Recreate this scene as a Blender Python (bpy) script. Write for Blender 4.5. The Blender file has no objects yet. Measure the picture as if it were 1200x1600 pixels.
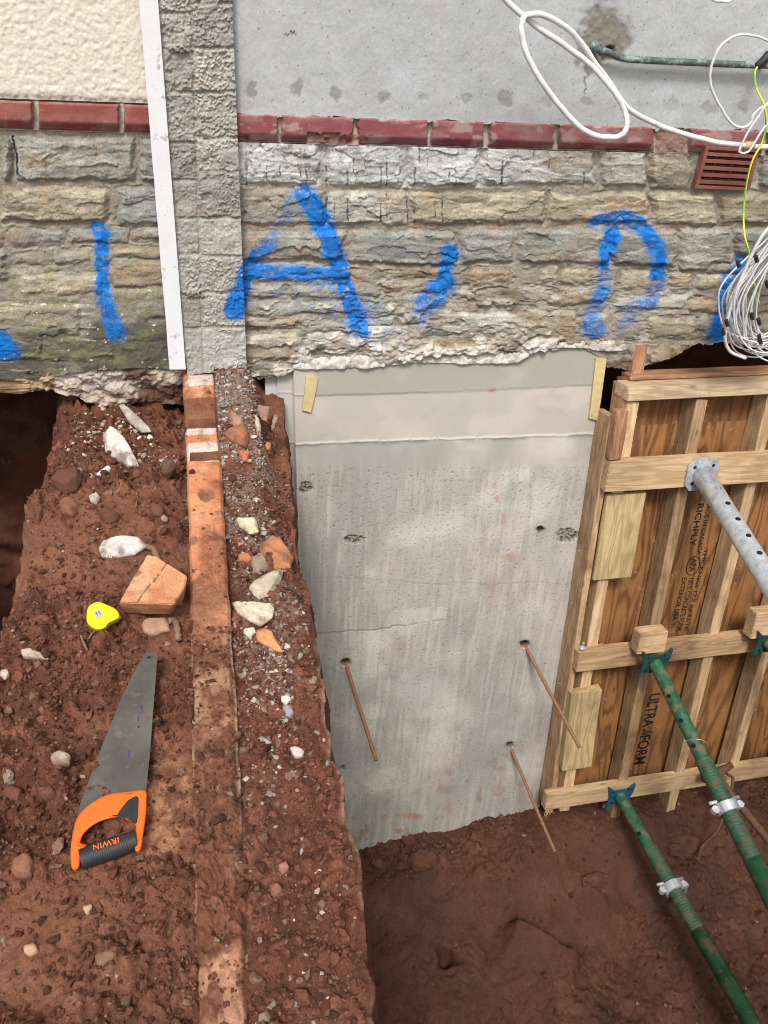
import bpy, bmesh, math, random
import numpy as np
from mathutils import Vector, Matrix
random.seed(7); RNG=np.random.default_rng(11)
S=bpy.context.scene; COL=S.collection
# ---------------------------------------------------------------- camera
PT=(600.,800.); V2=np.array([6057.,-418.]); V1=np.array([-320.4,-959.]); FP=math.sqrt(-V1@V2); HC=1.39
def _u(v):
    v=np.array([v[0],v[1],FP]); return v/np.linalg.norm(v)
_X=_u(V2); _Y=_u(V1); _Y=_Y-_X*(_X@_Y); _Y/=np.linalg.norm(_Y); _Z=np.cross(_X,_Y)
RC=np.stack([_X,_Y,_Z])
cam=bpy.data.objects.new('camera',bpy.data.cameras.new('camera')); COL.objects.link(cam); S.camera=cam
m=Matrix.Identity(4)
for i in range(3):
    m[i][0]=RC[i,0]; m[i][1]=-RC[i,1]; m[i][2]=-RC[i,2]
m[2][3]=HC; cam.matrix_world=m
cam.data.sensor_fit='HORIZONTAL'; cam.data.sensor_width=36; cam.data.lens=36*FP/1200; cam.data.clip_start=.02; cam.data.clip_end=500
# ---------------------------------------------------------------- light
SUN_EL=math.radians(58); SUN_AZ=math.radians(200)
w=bpy.data.worlds.new("World"); S.world=w; w.use_nodes=True; nt=w.node_tree
bg=nt.nodes['Background']; sky=nt.nodes.new('ShaderNodeTexSky'); sky.sky_type='NISHITA'; sky.sun_disc=False
sky.sun_elevation=SUN_EL; sky.sun_rotation=SUN_AZ; sky.dust_density=4; sky.air_density=1.2
hs=nt.nodes.new('ShaderNodeHueSaturation'); hs.inputs['Saturation'].default_value=.0
nt.links.new(sky.outputs[0],hs.inputs['Color']); nt.links.new(hs.outputs[0],bg.inputs['Color']); bg.inputs['Strength'].default_value=.11
sl=bpy.data.lights.new('sun','SUN'); sl.energy=1.5; sl.angle=math.radians(12); sl.color=(1,.96,.9)
so=bpy.data.objects.new('sun',sl); COL.objects.link(so)
d=Vector((math.sin(SUN_AZ)*math.cos(SUN_EL),math.cos(SUN_AZ)*math.cos(SUN_EL),math.sin(SUN_EL)))
so.rotation_euler=d.to_track_quat('Z','Y').to_euler()
S.view_settings.view_transform='Standard'; S.view_settings.look='None'; S.view_settings.gamma=1; S.view_settings.use_curve_mapping=False
S.view_settings.exposure=0.78
S.render.engine='CYCLES'
# ---------------------------------------------------------------- measuring helpers: photo point -> real point on a real plane
def ray(px,py): return RC@np.array([px-600.,py-800.,FP])
C0=np.array([0,0,HC])
def G(px,py,z=0.):
    r=ray(px,py); return C0+r*((z-HC)/r[2])
def WP(px,py,y=2.75):
    r=ray(px,py); return C0+r*(y/r[1])
def DP(px,py,dep): return C0+ray(px,py)*(dep/FP)
FO=np.array([0,2.755,-.01]); FU=np.array([1.,0,0]); FV=np.array([0,-.205,-.979]); FN=np.array([0,-.979,.205])
def FW(u,v,n): return FO+FU*u+FV*v+FN*n
def F(px,py,n):
    r=ray(px,py); t=((FO+FN*n-C0)@FN)/(r@FN); p=C0+r*t-FO; return p@FU,p@FV
def proj(x,y,z):
    p=np.stack([x,y,z-HC],-1)@RC; return 600+FP*p[...,0]/p[...,2], 800+FP*p[...,1]/p[...,2]
# ---------------------------------------------------------------- noise
TAB=np.random.default_rng(3).random((256,256)); TB2=np.random.default_rng(4).random((256,256)); TB3=np.random.default_rng(5).random((256,256))
def vn(x,y,s=0):
    x=np.asarray(x,float)+s*17.37; y=np.asarray(y,float)+s*7.91
    i=np.floor(x).astype(int); j=np.floor(y).astype(int); a=x-i; b=y-j
    a=a*a*a*(a*(a*6-15)+10); b=b*b*b*(b*(b*6-15)+10)
    i0=i&255;i1=(i+1)&255;j0=j&255;j1=(j+1)&255
    return (TAB[i0,j0]*(1-a)+TAB[i1,j0]*a)*(1-b)+(TAB[i0,j1]*(1-a)+TAB[i1,j1]*a)*b
def fbm(x,y,s=0,o=4,g=.5):
    t=0;a=1;n=0
    for k in range(o):
        t=t+a*(vn(x*2**k,y*2**k,s+k*3)-.5); n+=a; a*=g
    return t/n*2          # about -1..1
def wor(x,y,s=0):         # F1, F2, two cell hashes, offset to the cell point
    x=np.asarray(x,float)+s*13.1; y=np.asarray(y,float)+s*5.7
    i=np.floor(x).astype(int); j=np.floor(y).astype(int)
    F1=np.full(x.shape,9.);F2=F1.copy();h1=np.zeros(x.shape);h2=h1.copy();dx=h1.copy();dy=h1.copy()
    for di in (-1,0,1):
        for dj in (-1,0,1):
            a=(i+di)&255;b=(j+dj)&255
            cx=i+di+TAB[a,b]-x; cy=j+dj+TB2[a,b]-y; q=np.hypot(cx,cy)
            n=q<F1
            F2=np.where(n,F1,np.minimum(F2,q)); h1=np.where(n,TB3[a,b],h1); h2=np.where(n,TAB[b,a],h2)
            dx=np.where(n,-cx,dx);dy=np.where(n,-cy,dy);F1=np.where(n,q,F1)
    return F1,F2,h1,h2,dx,dy
def ss(a,b,x): t=np.clip((x-a)/(b-a),0,1); return t*t*(3-2*t)
def mix(a,b,t): return a+(b-a)*t
def cmix(c,k,t): return c+(np.array(k)-c)*np.clip(t,0,1)[...,None]
# ---------------------------------------------------------------- mesh helpers
def tag(o,label=None,cat=None,group=None,kind=None):
    if label:o['label']=label
    if cat:o['category']=cat
    if group:o['group']=group
    if kind:o['kind']=kind
    return o
def empty(name,loc=(0,0,0),label=None,cat=None,group=None):
    o=bpy.data.objects.new(name,None); COL.objects.link(o); o.location=[float(q) for q in loc]; o.empty_display_size=.05
    return tag(o,label,cat,group)
def link(name,me,mat,parent=None,smooth=True):
    o=bpy.data.objects.new(name,me); COL.objects.link(o)
    if mat: me.materials.append(mat)
    if parent:
        o.parent=parent; o.matrix_parent_inverse=Matrix.Translation(parent.location).inverted()
    me.polygons.foreach_set('use_smooth',np.full(len(me.polygons),smooth)); me.update()
    return o
def npmesh(name,V,Q,mat,parent=None,col=None,smooth=True):
    V=np.asarray(V,np.float32).reshape(-1,3); Q=np.asarray(Q,np.int32); k=Q.shape[1]
    me=bpy.data.meshes.new(name); me.vertices.add(len(V)); me.vertices.foreach_set('co',V.ravel())
    me.loops.add(Q.size); me.loops.foreach_set('vertex_index',Q.ravel())
    me.polygons.add(len(Q)); me.polygons.foreach_set('loop_start',np.arange(0,Q.size,k,dtype=np.int32))
    me.update(calc_edges=True)
    if col is not None:
        c=np.ones((len(V),4),np.float32); c[:,:3]=np.clip(np.asarray(col).reshape(-1,3),0,1)
        a=me.color_attributes.new('Col','FLOAT_COLOR','POINT'); a.data.foreach_set('color',c.ravel())
    return link(name,me,mat,parent,smooth)
def gridq(n,m,flip=False):
    i=np.arange(n*m).reshape(n,m); q=np.stack([i[:-1,:-1],i[1:,:-1],i[1:,1:],i[:-1,1:]],-1).reshape(-1,4)
    return q[:,::-1] if flip else q
def cr(P,n):
    P=np.asarray(P,float); P=np.vstack([2*P[0]-P[1],P,2*P[-1]-P[-2]]); out=[]
    for k in range(1,len(P)-2):
        for t in np.linspace(0,1,n,endpoint=False):
            a,b,c,e=P[k-1:k+3]; out.append(.5*((2*b)+(c-a)*t+(2*a-5*b+4*c-e)*t*t+(3*b-a-3*c+e)*t**3))
    out.append(P[-2]); return np.array(out)
def tubeVQ(P,r,seg=10,cap=True):
    P=np.asarray(P,float); n=len(P); T=np.gradient(P,axis=0); T/=np.linalg.norm(T,axis=1)[:,None]+1e-12
    a=np.array([0,0,1.]) if abs(T[0][2])<.9 else np.array([1.,0,0]); N=np.cross(T[0],a); N/=np.linalg.norm(N)
    r=np.broadcast_to(np.asarray(r,float),(n,)); V=[]
    for k in range(n):
        N=N-T[k]*(N@T[k]); N/=np.linalg.norm(N); B=np.cross(T[k],N)
        th=np.linspace(0,2*np.pi,seg,endpoint=False)
        V.append(P[k]+r[k]*(np.cos(th)[:,None]*N+np.sin(th)[:,None]*B))
    V=np.array(V).reshape(-1,3); Q=[]
    for k in range(n-1):
        for s in range(seg):
            t=(s+1)%seg; Q.append((k*seg+s,k*seg+t,(k+1)*seg+t,(k+1)*seg+s))
    if cap:
        V=np.vstack([V,P[0],P[-1]]); c=len(V)-2
        for s in range(seg):
            t=(s+1)%seg; Q.append((c,t,s,s)); Q.append((c+1,(n-1)*seg+s,(n-1)*seg+t,(n-1)*seg+t))
    return V,Q
class MB:
    def __init__(s): s.V=[];s.Fc=[];s.n=0
    def add(s,V,Q):
        for q in Q:
            q2=[];[q2.append(int(i)+s.n) for i in q if int(i)+s.n not in q2]; s.Fc.append(q2)
        s.V+= [tuple(map(float,v)) for v in V]; s.n=len(s.V); return s
    def tube(s,P,r,seg=10,cap=True): return s.add(*tubeVQ(P,r,seg,cap))
    def hexa(s,P8): # 4 bottom, 4 top
        return s.add(P8,[(3,2,1,0),(4,5,6,7),(0,1,5,4),(1,2,6,5),(2,3,7,6),(3,0,4,7)])
    def prism(s,low,top):
        n=len(low); s.add(list(low)+list(top),[tuple(range(n))[::-1],tuple(range(n,2*n))]+[(i,(i+1)%n,n+(i+1)%n,n+i) for i in range(n)]); return s
    def build(s,name,mat,parent=None,smooth=False,bevel=0):
        me=bpy.data.meshes.new(name); me.from_pydata(s.V,[],s.Fc); 
        bm=bmesh.new(); bm.from_mesh(me); bmesh.ops.recalc_face_normals(bm,faces=bm.faces)
        if bevel:
            es=[e for e in bm.edges if e.is_manifold and e.calc_face_angle(0)>.4]
            bmesh.ops.bevel(bm,geom=es,offset=bevel,segments=2,affect='EDGES',profile=.6)
        bm.to_mesh(me); bm.free()
        o=link(name,me,mat,parent,smooth)
        return o
# ---------------------------------------------------------------- materials
def newmat(name,rough=.85,metal=0.,spec=.3):
    M=bpy.data.materials.new(name); M.use_nodes=True; b=M.node_tree.nodes['Principled BSDF']
    b.inputs['Roughness'].default_value=rough; b.inputs['Metallic'].default_value=metal; b.inputs['Specular IOR Level'].default_value=spec
    return M,M.node_tree,b
def N(nt,t,**k):
    n=nt.nodes.new(t)
    for a,v in k.items():
        if a in n.inputs.keys(): n.inputs[a].default_value=v
        else: setattr(n,a,v)
    return n
def ramp(nt,stops):
    n=nt.nodes.new('ShaderNodeValToRGB'); e=n.color_ramp.elements
    while len(e)<len(stops): e.new(.5)
    for k,(p,c) in enumerate(stops):
        e[k].position=p; e[k].color=(c[0],c[1],c[2],1) if hasattr(c,'__len__') else (c,c,c,1)
    return n
def mulc(nt,a,b,f=1.,mode='MULTIPLY'):
    n=nt.nodes.new('ShaderNodeMix'); n.data_type='RGBA'; n.blend_type=mode; n.inputs['Factor'].default_value=f
    nt.links.new(a,n.inputs['A']) if not isinstance(a,tuple) else n.inputs['A'].__setattr__('default_value',(*a,1))
    nt.links.new(b,n.inputs['B']) if not isinstance(b,tuple) else n.inputs['B'].__setattr__('default_value',(*b,1))
    return n
def vcmat(name,rough=.9,fine=260,lo=.72,hi=1.25,bump=.4,bdist=.002,bscale=180,spec=.25,rv=0):
    M,nt,b=newmat(name,rough,0,spec); L=nt.links.new
    at=N(nt,'ShaderNodeAttribute',attribute_name='Col'); tc=N(nt,'ShaderNodeTexCoord')
    n1=N(nt,'ShaderNodeTexNoise',Scale=fine,Detail=6.,Roughness=.7); L(tc.outputs['Object'],n1.inputs['Vector'])
    r=ramp(nt,[(.3,lo),(.7,hi)]); L(n1.outputs['Fac'],r.inputs[0])
    mx=mulc(nt,at.outputs['Color'],r.outputs[0]); L(mx.outputs['Result'],b.inputs['Base Color'])
    n2=N(nt,'ShaderNodeTexNoise',Scale=bscale,Detail=8.,Roughness=.75); L(tc.outputs['Object'],n2.inputs['Vector'])
    bp=N(nt,'ShaderNodeBump',Strength=bump,Distance=bdist); L(n2.outputs['Fac'],bp.inputs['Height']); L(bp.outputs[0],b.inputs['Normal'])
    if rv:
        n3=N(nt,'ShaderNodeTexNoise',Scale=14.,Detail=4.); L(tc.outputs['Object'],n3.inputs['Vector'])
        r3=ramp(nt,[(.35,rough-rv),(.65,rough+rv*.3)]); L(n3.outputs['Fac'],r3.inputs[0]); L(r3.outputs[0],b.inputs['Roughness'])
    return M
def plain(name,c,rough=.6,metal=0.,var=.18,scale=60,bump=.15,dirt=None,dscale=18,dlo=.5,dhi=.62,spec=.4,bdist=.001):
    M,nt,b=newmat(name,rough,metal,spec); L=nt.links.new; tc=N(nt,'ShaderNodeTexCoord')
    n1=N(nt,'ShaderNodeTexNoise',Scale=scale,Detail=6.,Roughness=.65); L(tc.outputs['Object'],n1.inputs['Vector'])
    r=ramp(nt,[(.3,[q*(1-var) for q in c]),(.7,[min(1,q*(1+var)) for q in c])]); L(n1.outputs['Fac'],r.inputs[0]); out=r.outputs[0]
    if dirt:
        n2=N(nt,'ShaderNodeTexNoise',Scale=dscale,Detail=7.,Roughness=.7); L(tc.outputs['Object'],n2.inputs['Vector'])
        r2=ramp(nt,[(dlo,0.),(dhi,1.)]); L(n2.outputs['Fac'],r2.inputs[0])
        mx=mulc(nt,out,tuple(dirt),1.,'MIX'); L(r2.outputs[0],mx.inputs['Factor']); out=mx.outputs['Result']
        mr=N(nt,'ShaderNodeMapRange'); mr.inputs['To Min'].default_value=rough; mr.inputs['To Max'].default_value=.95
        L(r2.outputs[0],mr.inputs['Value']); L(mr.outputs[0],b.inputs['Roughness'])
        if metal:
            mm=N(nt,'ShaderNodeMapRange'); mm.inputs['To Min'].default_value=metal; mm.inputs['To Max'].default_value=0
            L(r2.outputs[0],mm.inputs['Value']); L(mm.outputs[0],b.inputs['Metallic'])
    L(out,b.inputs['Base Color'])
    bp=N(nt,'ShaderNodeBump',Strength=bump,Distance=bdist); L(n1.outputs['Fac'],bp.inputs['Height']); L(bp.outputs[0],b.inputs['Normal'])
    return M
def wood(name,c1,c2,rough=.75,mud=.25,ply=False):
    M,nt,b=newmat(name,rough,0,.25); L=nt.links.new; tc=N(nt,'ShaderNodeTexCoord'); oi=N(nt,'ShaderNodeObjectInfo')
    ad=N(nt,'ShaderNodeVectorMath',operation='ADD'); L(tc.outputs['Object'],ad.inputs[0])
    sc=N(nt,'ShaderNodeVectorMath',operation='SCALE'); sc.inputs[0].default_value=(7,3,5); L(oi.outputs['Random'],sc.inputs['Scale']); L(sc.outputs[0],ad.inputs[1])
    mp=N(nt,'ShaderNodeMapping'); mp.inputs['Scale'].default_value=(1.1,9,9) if not ply else (1.3,8,8); L(ad.outputs[0],mp.inputs['Vector'])
    n1=N(nt,'ShaderNodeTexNoise',Scale=1.6 if not ply else 1.0,Detail=2.,Roughness=.5,Distortion=.35); L(mp.outputs[0],n1.inputs['Vector'])
    mu=N(nt,'ShaderNodeMath',operation='MULTIPLY'); mu.inputs[1].default_value=42 if not ply else 46; L(n1.outputs['Fac'],mu.inputs[0])
    si=N(nt,'ShaderNodeMath',operation='SINE'); L(mu.outputs[0],si.inputs[0])
    r=ramp(nt,[(0.,c2),(.55,c1),(1.,[q*1.12 for q in c1])]); 
    mr=N(nt,'ShaderNodeMapRange'); mr.inputs['From Min'].default_value=-1; L(si.outputs[0],mr.inputs['Value']); L(mr.outputs[0],r.inputs[0])
    mp2=N(nt,'ShaderNodeMapping'); mp2.inputs['Scale'].default_value=(6,160,160); L(ad.outputs[0],mp2.inputs['Vector'])
    n2=N(nt,'ShaderNodeTexNoise',Scale=1.5,Detail=5.,Roughness=.7); L(mp2.outputs[0],n2.inputs['Vector'])
    r2=ramp(nt,[(.3,.72),(.6,1.12)]); L(n2.outputs['Fac'],r2.inputs[0]); mx=mulc(nt,r.outputs[0],r2.outputs[0])
    n3=N(nt,'ShaderNodeTexNoise',Scale=5.,Detail=8.,Roughness=.68); L(ad.outputs[0],n3.inputs['Vector'])
    r3=ramp(nt,[(.5,0.),(.72,mud*2)]); L(n3.outputs['Fac'],r3.inputs[0]); 
    mx2=mulc(nt,mx.outputs['Result'],(.17,.085,.05),1.,'MIX'); L(r3.outputs[0],mx2.inputs['Factor'])
    # knots
    mk=N(nt,'ShaderNodeMapping'); mk.inputs['Scale'].default_value=(3.2,9,9); L(ad.outputs[0],mk.inputs['Vector'])
    vo=N(nt,'ShaderNodeTexVoronoi',Scale=1.3); L(mk.outputs[0],vo.inputs['Vector']); rk=ramp(nt,[(.05,.32),(.1,1.)]); L(vo.outputs['Distance'],rk.inputs[0])
    mx3=mulc(nt,mx2.outputs['Result'],rk.outputs[0],.65)
    n5=N(nt,'ShaderNodeTexNoise',Scale=38.,Detail=5.,Roughness=.7); L(ad.outputs[0],n5.inputs['Vector']); r5=ramp(nt,[(.63,0.),(.68,.75)]); L(n5.outputs['Fac'],r5.inputs[0])
    mx5=mulc(nt,mx3.outputs['Result'],(.42,.37,.31),1.,'MIX'); L(r5.outputs[0],mx5.inputs['Factor']); mx3=mx5
    n6=N(nt,'ShaderNodeTexNoise',Scale=2.2,Detail=3.); L(ad.outputs[0],n6.inputs['Vector']); r6=ramp(nt,[(.3,.78),(.7,1.12)]); L(n6.outputs['Fac'],r6.inputs[0]); mx3=mulc(nt,mx3.outputs['Result'],r6.outputs[0])
    vr=N(nt,'ShaderNodeMapRange'); vr.inputs['To Min'].default_value=.82; vr.inputs['To Max'].default_value=1.12; L(oi.outputs['Random'],vr.inputs['Value'])
    vm=N(nt,'ShaderNodeHueSaturation'); L(vr.outputs[0],vm.inputs['Value']); L(mx3.outputs['Result'],vm.inputs['Color']); L(vm.outputs[0],b.inputs['Base Color'])
    bp=N(nt,'ShaderNodeBump',Strength=.35,Distance=.0012); L(n2.outputs['Fac'],bp.inputs['Height']); L(bp.outputs[0],b.inputs['Normal'])
    return M
M_stone=vcmat('rock faced stone',.95,190,.6,1.3,.8,.003,130,.15)
M_render=vcmat('cement render',.9,130,.84,1.12,.6,.0025,90)
M_conc=vcmat('cast concrete',.8,300,.86,1.12,.2,.0008,220)
M_soil=vcmat('red soil',.9,260,.5,1.45,.9,.004,150,.2)
M_mud=vcmat('wet red mud',.78,120,.6,1.35,.8,.004,90,.25,.12)
M_grav=vcmat('loose stones',.85,350,.75,1.2,.35,.001,300)
M_brick=vcmat('old brick',.95,240,.66,1.26,.7,.002,180,.12)
M_wood=wood('pale sawn softwood',(.58,.40,.23),(.48,.31,.165),mud=.26)
M_woodl=wood('bleached softwood',(.66,.50,.32),(.56,.40,.24),mud=.14)
M_wood2=wood('weathered softwood',(.43,.28,.155),(.34,.21,.11),mud=.42)
M_woodr=wood('red stained softwood',(.38,.20,.115),(.29,.14,.075),mud=.4)
M_green=wood('treated batten wood',(.45,.33,.17),(.37,.26,.125),mud=.22)
M_batten=plain('pale batten',(.52,.41,.2),.8,0,.14,40,.2,(.3,.2,.1),30,.6,.7)
M_ply=wood('plywood face',(.265,.12,.042),(.14,.06,.02),mud=.28,ply=True)
M_plyd=wood('darker plywood face',(.18,.078,.027),(.12,.048,.018),mud=.2,ply=True)
M_galv=plain('galvanised steel',(.55,.58,.62),.4,.5,.3,30,.1,(.22,.12,.07),9,.56,.7)
M_greenp=plain('green painted steel',(.013,.09,.043),.45,.0,.35,12,.15,(.15,.11,.065),22,.5,.6)
M_greend=plain('muddy green thread',(.025,.085,.045),.55,.0,.3,30,.2,(.12,.085,.045),24,.46,.62)
M_bluep=plain('blue green painted plate',(.01,.085,.13),.45,0,.3,25,.15,(.1,.06,.03),20,.6,.7)
M_dkgreen=plain('dark green plate',(.012,.06,.05),.5,0,.3,25,.15,(.1,.06,.03),20,.55,.7)
M_rust=plain('rusty steel',(.25,.13,.075),.8,.2,.4,120,.4)
M_rust2=plain('dark rusty steel',(.12,.055,.03),.85,.1,.4,60,.4)
M_hole=plain('black hole',(.006,.006,.006),1,0,.1)
M_wpvc=plain('white painted board',(.74,.75,.76),.5,0,.05,20,.1,(.42,.37,.3),20,.6,.68)
M_cable=plain('white cable sheath',(.70,.70,.69),.45,0,.06,30,.1,(.45,.4,.33),26,.6,.68)
M_cableg=plain('grey white cable sheath',(.62,.61,.60),.45,0,.12,14,.05,(.42,.37,.32),22,.6,.72)
M_blk=plain('black rubber',(.02,.02,.022),.55,0,.3,60,.2,(.12,.07,.045),20,.6,.72)
M_ink=plain('black stamp ink',(.012,.01,.008),.8,0,.3)
M_orange=plain('orange plastic',(.82,.13,.015),.45,0,.08,20,.05,(.35,.11,.045),30,.58,.72)
M_yellow=plain('yellow plastic',(.70,.58,.012),.4,0,.08,30,.08,(.3,.17,.06),45,.6,.7)
M_blade=plain('scuffed steel blade',(.115,.11,.10),.42,.45,.35,9,.08,(.17,.12,.085),40,.57,.72)
M_grey=plain('grey label',(.4,.41,.4),.6,0,.1)
M_pipe=plain('weathered lead pipe',(.10,.115,.11),.6,.2,.4,40,.35,(.27,.34,.31),30,.5,.6)
M_tan=plain('tan cable sleeve',(.48,.36,.22),.6,0,.1)
M_bluei=plain('blue marker',(.02,.02,.25),.6)
M_film=plain('grey plastic film',(.32,.34,.35),.35,0,.2,30,.3)
M_root=plain('dry root',(.2,.12,.075),.9,0,.3,90,.4)
M_terra=plain('terracotta',(.26,.095,.065),.8,0,.18,60,.3,(.32,.25,.2),20,.58,.7)
M_house=plain('plain render',(.5,.5,.49),.9,0,.06,5,.1)
M_far=plain('trodden ground',(.12,.055,.035),.95,0,.3,6,.6)
def wmat_yg():
    M,nt,b=newmat('yellow green wire',.4); at=N(nt,'ShaderNodeAttribute',attribute_name='Col'); nt.links.new(at.outputs['Color'],b.inputs['Base Color']); return M
M_yg=wmat_yg()
YW=2.75
# ================================================================ HOUSE WALLS
def polyd(px,py,pts,r):      # paint coverage of a stroke (pts with radii)
    c=np.zeros(px.shape)
    for (a,b) in zip(pts[:-1],pts[1:]):
        ax,ay=a[:2];bx,by=b[:2]; L2=(bx-ax)**2+(by-ay)**2+1e-9
        t=np.clip(((px-ax)*(bx-ax)+(py-ay)*(by-ay))/L2,0,1); dd=np.hypot(px-ax-t*(bx-ax),py-ay-t*(by-ay))
        ra=a[2] if len(a)>2 else r; rb=b[2] if len(b)>2 else r; sa=a[3] if len(a)>3 else 1; sb=b[3] if len(b)>3 else 1
        rr=ra+(rb-ra)*t; st=sa+(sb-sa)*t
        c=np.maximum(c,(1-ss(.55,1.35,dd/rr))*st)
    return c
STROKES=[
 [(150,355,12),(160,368,17),(160,410,14),(163,455,14),(170,490,15,.9),(183,520,18,.9)],
 [(-20,545,22),(5,538,24),(22,548,14,.7)],
 [(476,303,17),(492,330,21),(512,372,20),(530,420,18),(545,465,16),(560,510,17),(572,516,10,.7)],
 [(458,310,12,.5),(446,345,12,.35),(428,368,12,.6),(405,392,13,.9),(386,420,15,1),(372,460,14,1),(366,485,19)],
 [(385,432,16),(410,425,14),(460,425,15),(525,434,17)],
 [(702,398,20),(695,412,15)],[(690,428,13),(690,448,22),(672,470,20,.85),(657,495,13,.6)],
 [(930,346,12,.9),(965,338,14),(1000,352,16),(1022,385,17),(1030,420,16),(1030,450,14,.8),(1012,472,15,.75),(975,482,12,.5)],
 [(955,358,13,.9),(946,395,15,.95),(944,440,13,.85),(932,480,15,.8),(925,510,18,.8)],[(985,490,12,.5),(968,515,14,.45)],
 [(1160,405,13),(1145,440,19),(1135,485,19),(1122,520,18),(1116,545,14,.8)]]
def paint(px,py):
    wx=px+fbm(px/30,py/30,71,3)*7; wy=py+fbm(px/30,py/30,72,3)*6; c=np.zeros(px.shape)
    for s in STROKES: c=np.maximum(c,polyd(wx,wy,s,14))
    c=c*1.15-np.clip(fbm(px/6,py/5,73,4)+.05,0,1)*.9*(1-ss(.5,1.1,c))-np.clip(fbm(px/14,py/9,74,4)-.12,0,1)*.9
    return np.clip(c,0,1)
BLUE=(.001,.15,.52)
OCH=(.42,.365,.265);GRY=(.32,.31,.27);BLG=(.30,.305,.285);BRN=(.32,.25,.18);PAL=(.47,.45,.39);WGT=(.50,.50,.47);TAN=(.37,.29,.195)
LS=[(-140,212,-4,282,GRY),(3,212,20,284,GRY),(24,212,212,284,GRY),(219,214,262,284,BLG),
 (-150,293,-8,348,OCH),(0,293,168,348,OCH),(184,294,262,353,BLG),(-90,356,8,385,OCH),(16,358,98,385,BLG),(105,356,202,380,BLG),(206,358,262,378,GRY),
 (-60,390,14,440,GRY),(20,395,68,413,OCH),(84,391,145,413,GRY),(178,387,262,403,OCH),(30,428,160,460,OCH),(172,406,262,450,TAN),(-60,470,40,520,TAN),(-10,474,128,563,OCH),(205,470,262,498,GRY),(200,502,262,532,GRY),(60,520,180,563,OCH)]
RS=[(360,215,500,291,WGT),(510,220,630,291,WGT),(638,222,747,290,WGT),(752,224,928,290,PAL),(938,225,1010,293,PAL),(1014,225,1080,293,OCH),(1184,233,1260,292,GRY),
 (340,296,508,352,GRY),(510,297,640,352,PAL),(641,297,851,350,OCH),(855,302,1014,349,OCH),(1018,298,1118,351,OCH),(1121,300,1240,351,OCH),
 (340,361,538,408,GRY),(546,361,714,414,BLG),(719,357,804,410,BLG),(810,355,952,413,GRY),(956,358,1058,414,GRY),(1061,354,1145,424,GRY),(1149,356,1260,402,GRY),
 (340,413,545,438,GRY),(545,425,596,462,GRY),(602,416,700,436,TAN),(846,418,874,441,OCH),(877,418,920,444,OCH),(970,421,1020,453,OCH),(1024,418,1042,455,GRY),(1046,426,1080,456,TAN),(1087,430,1150,452,OCH),(1100,406,1200,428,GRY),
 (340,443,450,468,GRY),(454,448,545,470,BLG),(598,441,700,456,TAN),(725,420,800,470,BRN),(856,450,946,476,TAN),(956,460,1076,484,PAL),(1078,466,1180,490,OCH),
 (340,470,550,492,GRY),(550,475,620,500,BLG),(630,460,700,486,GRY),(740,448,842,482,BRN),(340,496,470,514,BRN),(474,500,562,520,GRY),(570,492,620,520,BLG),
 (690,487,808,522,PAL),(820,486,904,529,TAN),(910,491,953,527,BLG),(957,491,1000,529,BLG),(1012,497,1088,528,OCH),(1092,496,1200,530,GRY),
 (340,520,470,544,PAL),(380,540,465,562,BRN),(476,520,560,548,PAL),(560,505,640,540,PAL),(640,528,760,556,BRN),(980,536,1068,566,TAN),(1072,538,1135,568,GRY),(1138,536,1230,562,GRY)]
def extra(x0,x1,seed):
    r=random.Random(seed); out=[]
    for (a,b) in [(214,289),(295,350),(356,410),(415,440),(444,470),(474,495),(498,530),(534,562)]:
        x=x0
        while x<x1-10:
            wd=r.uniform(55,170)*(1 if a<400 else .7); out.append((x,a,min(x+wd,x1),b,r.choice([OCH,GRY,BLG,TAN,PAL]))); x+=wd+8
    return out
LS+=extra(-1500,-150,1); RS+=extra(1265,2600,2)
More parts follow.
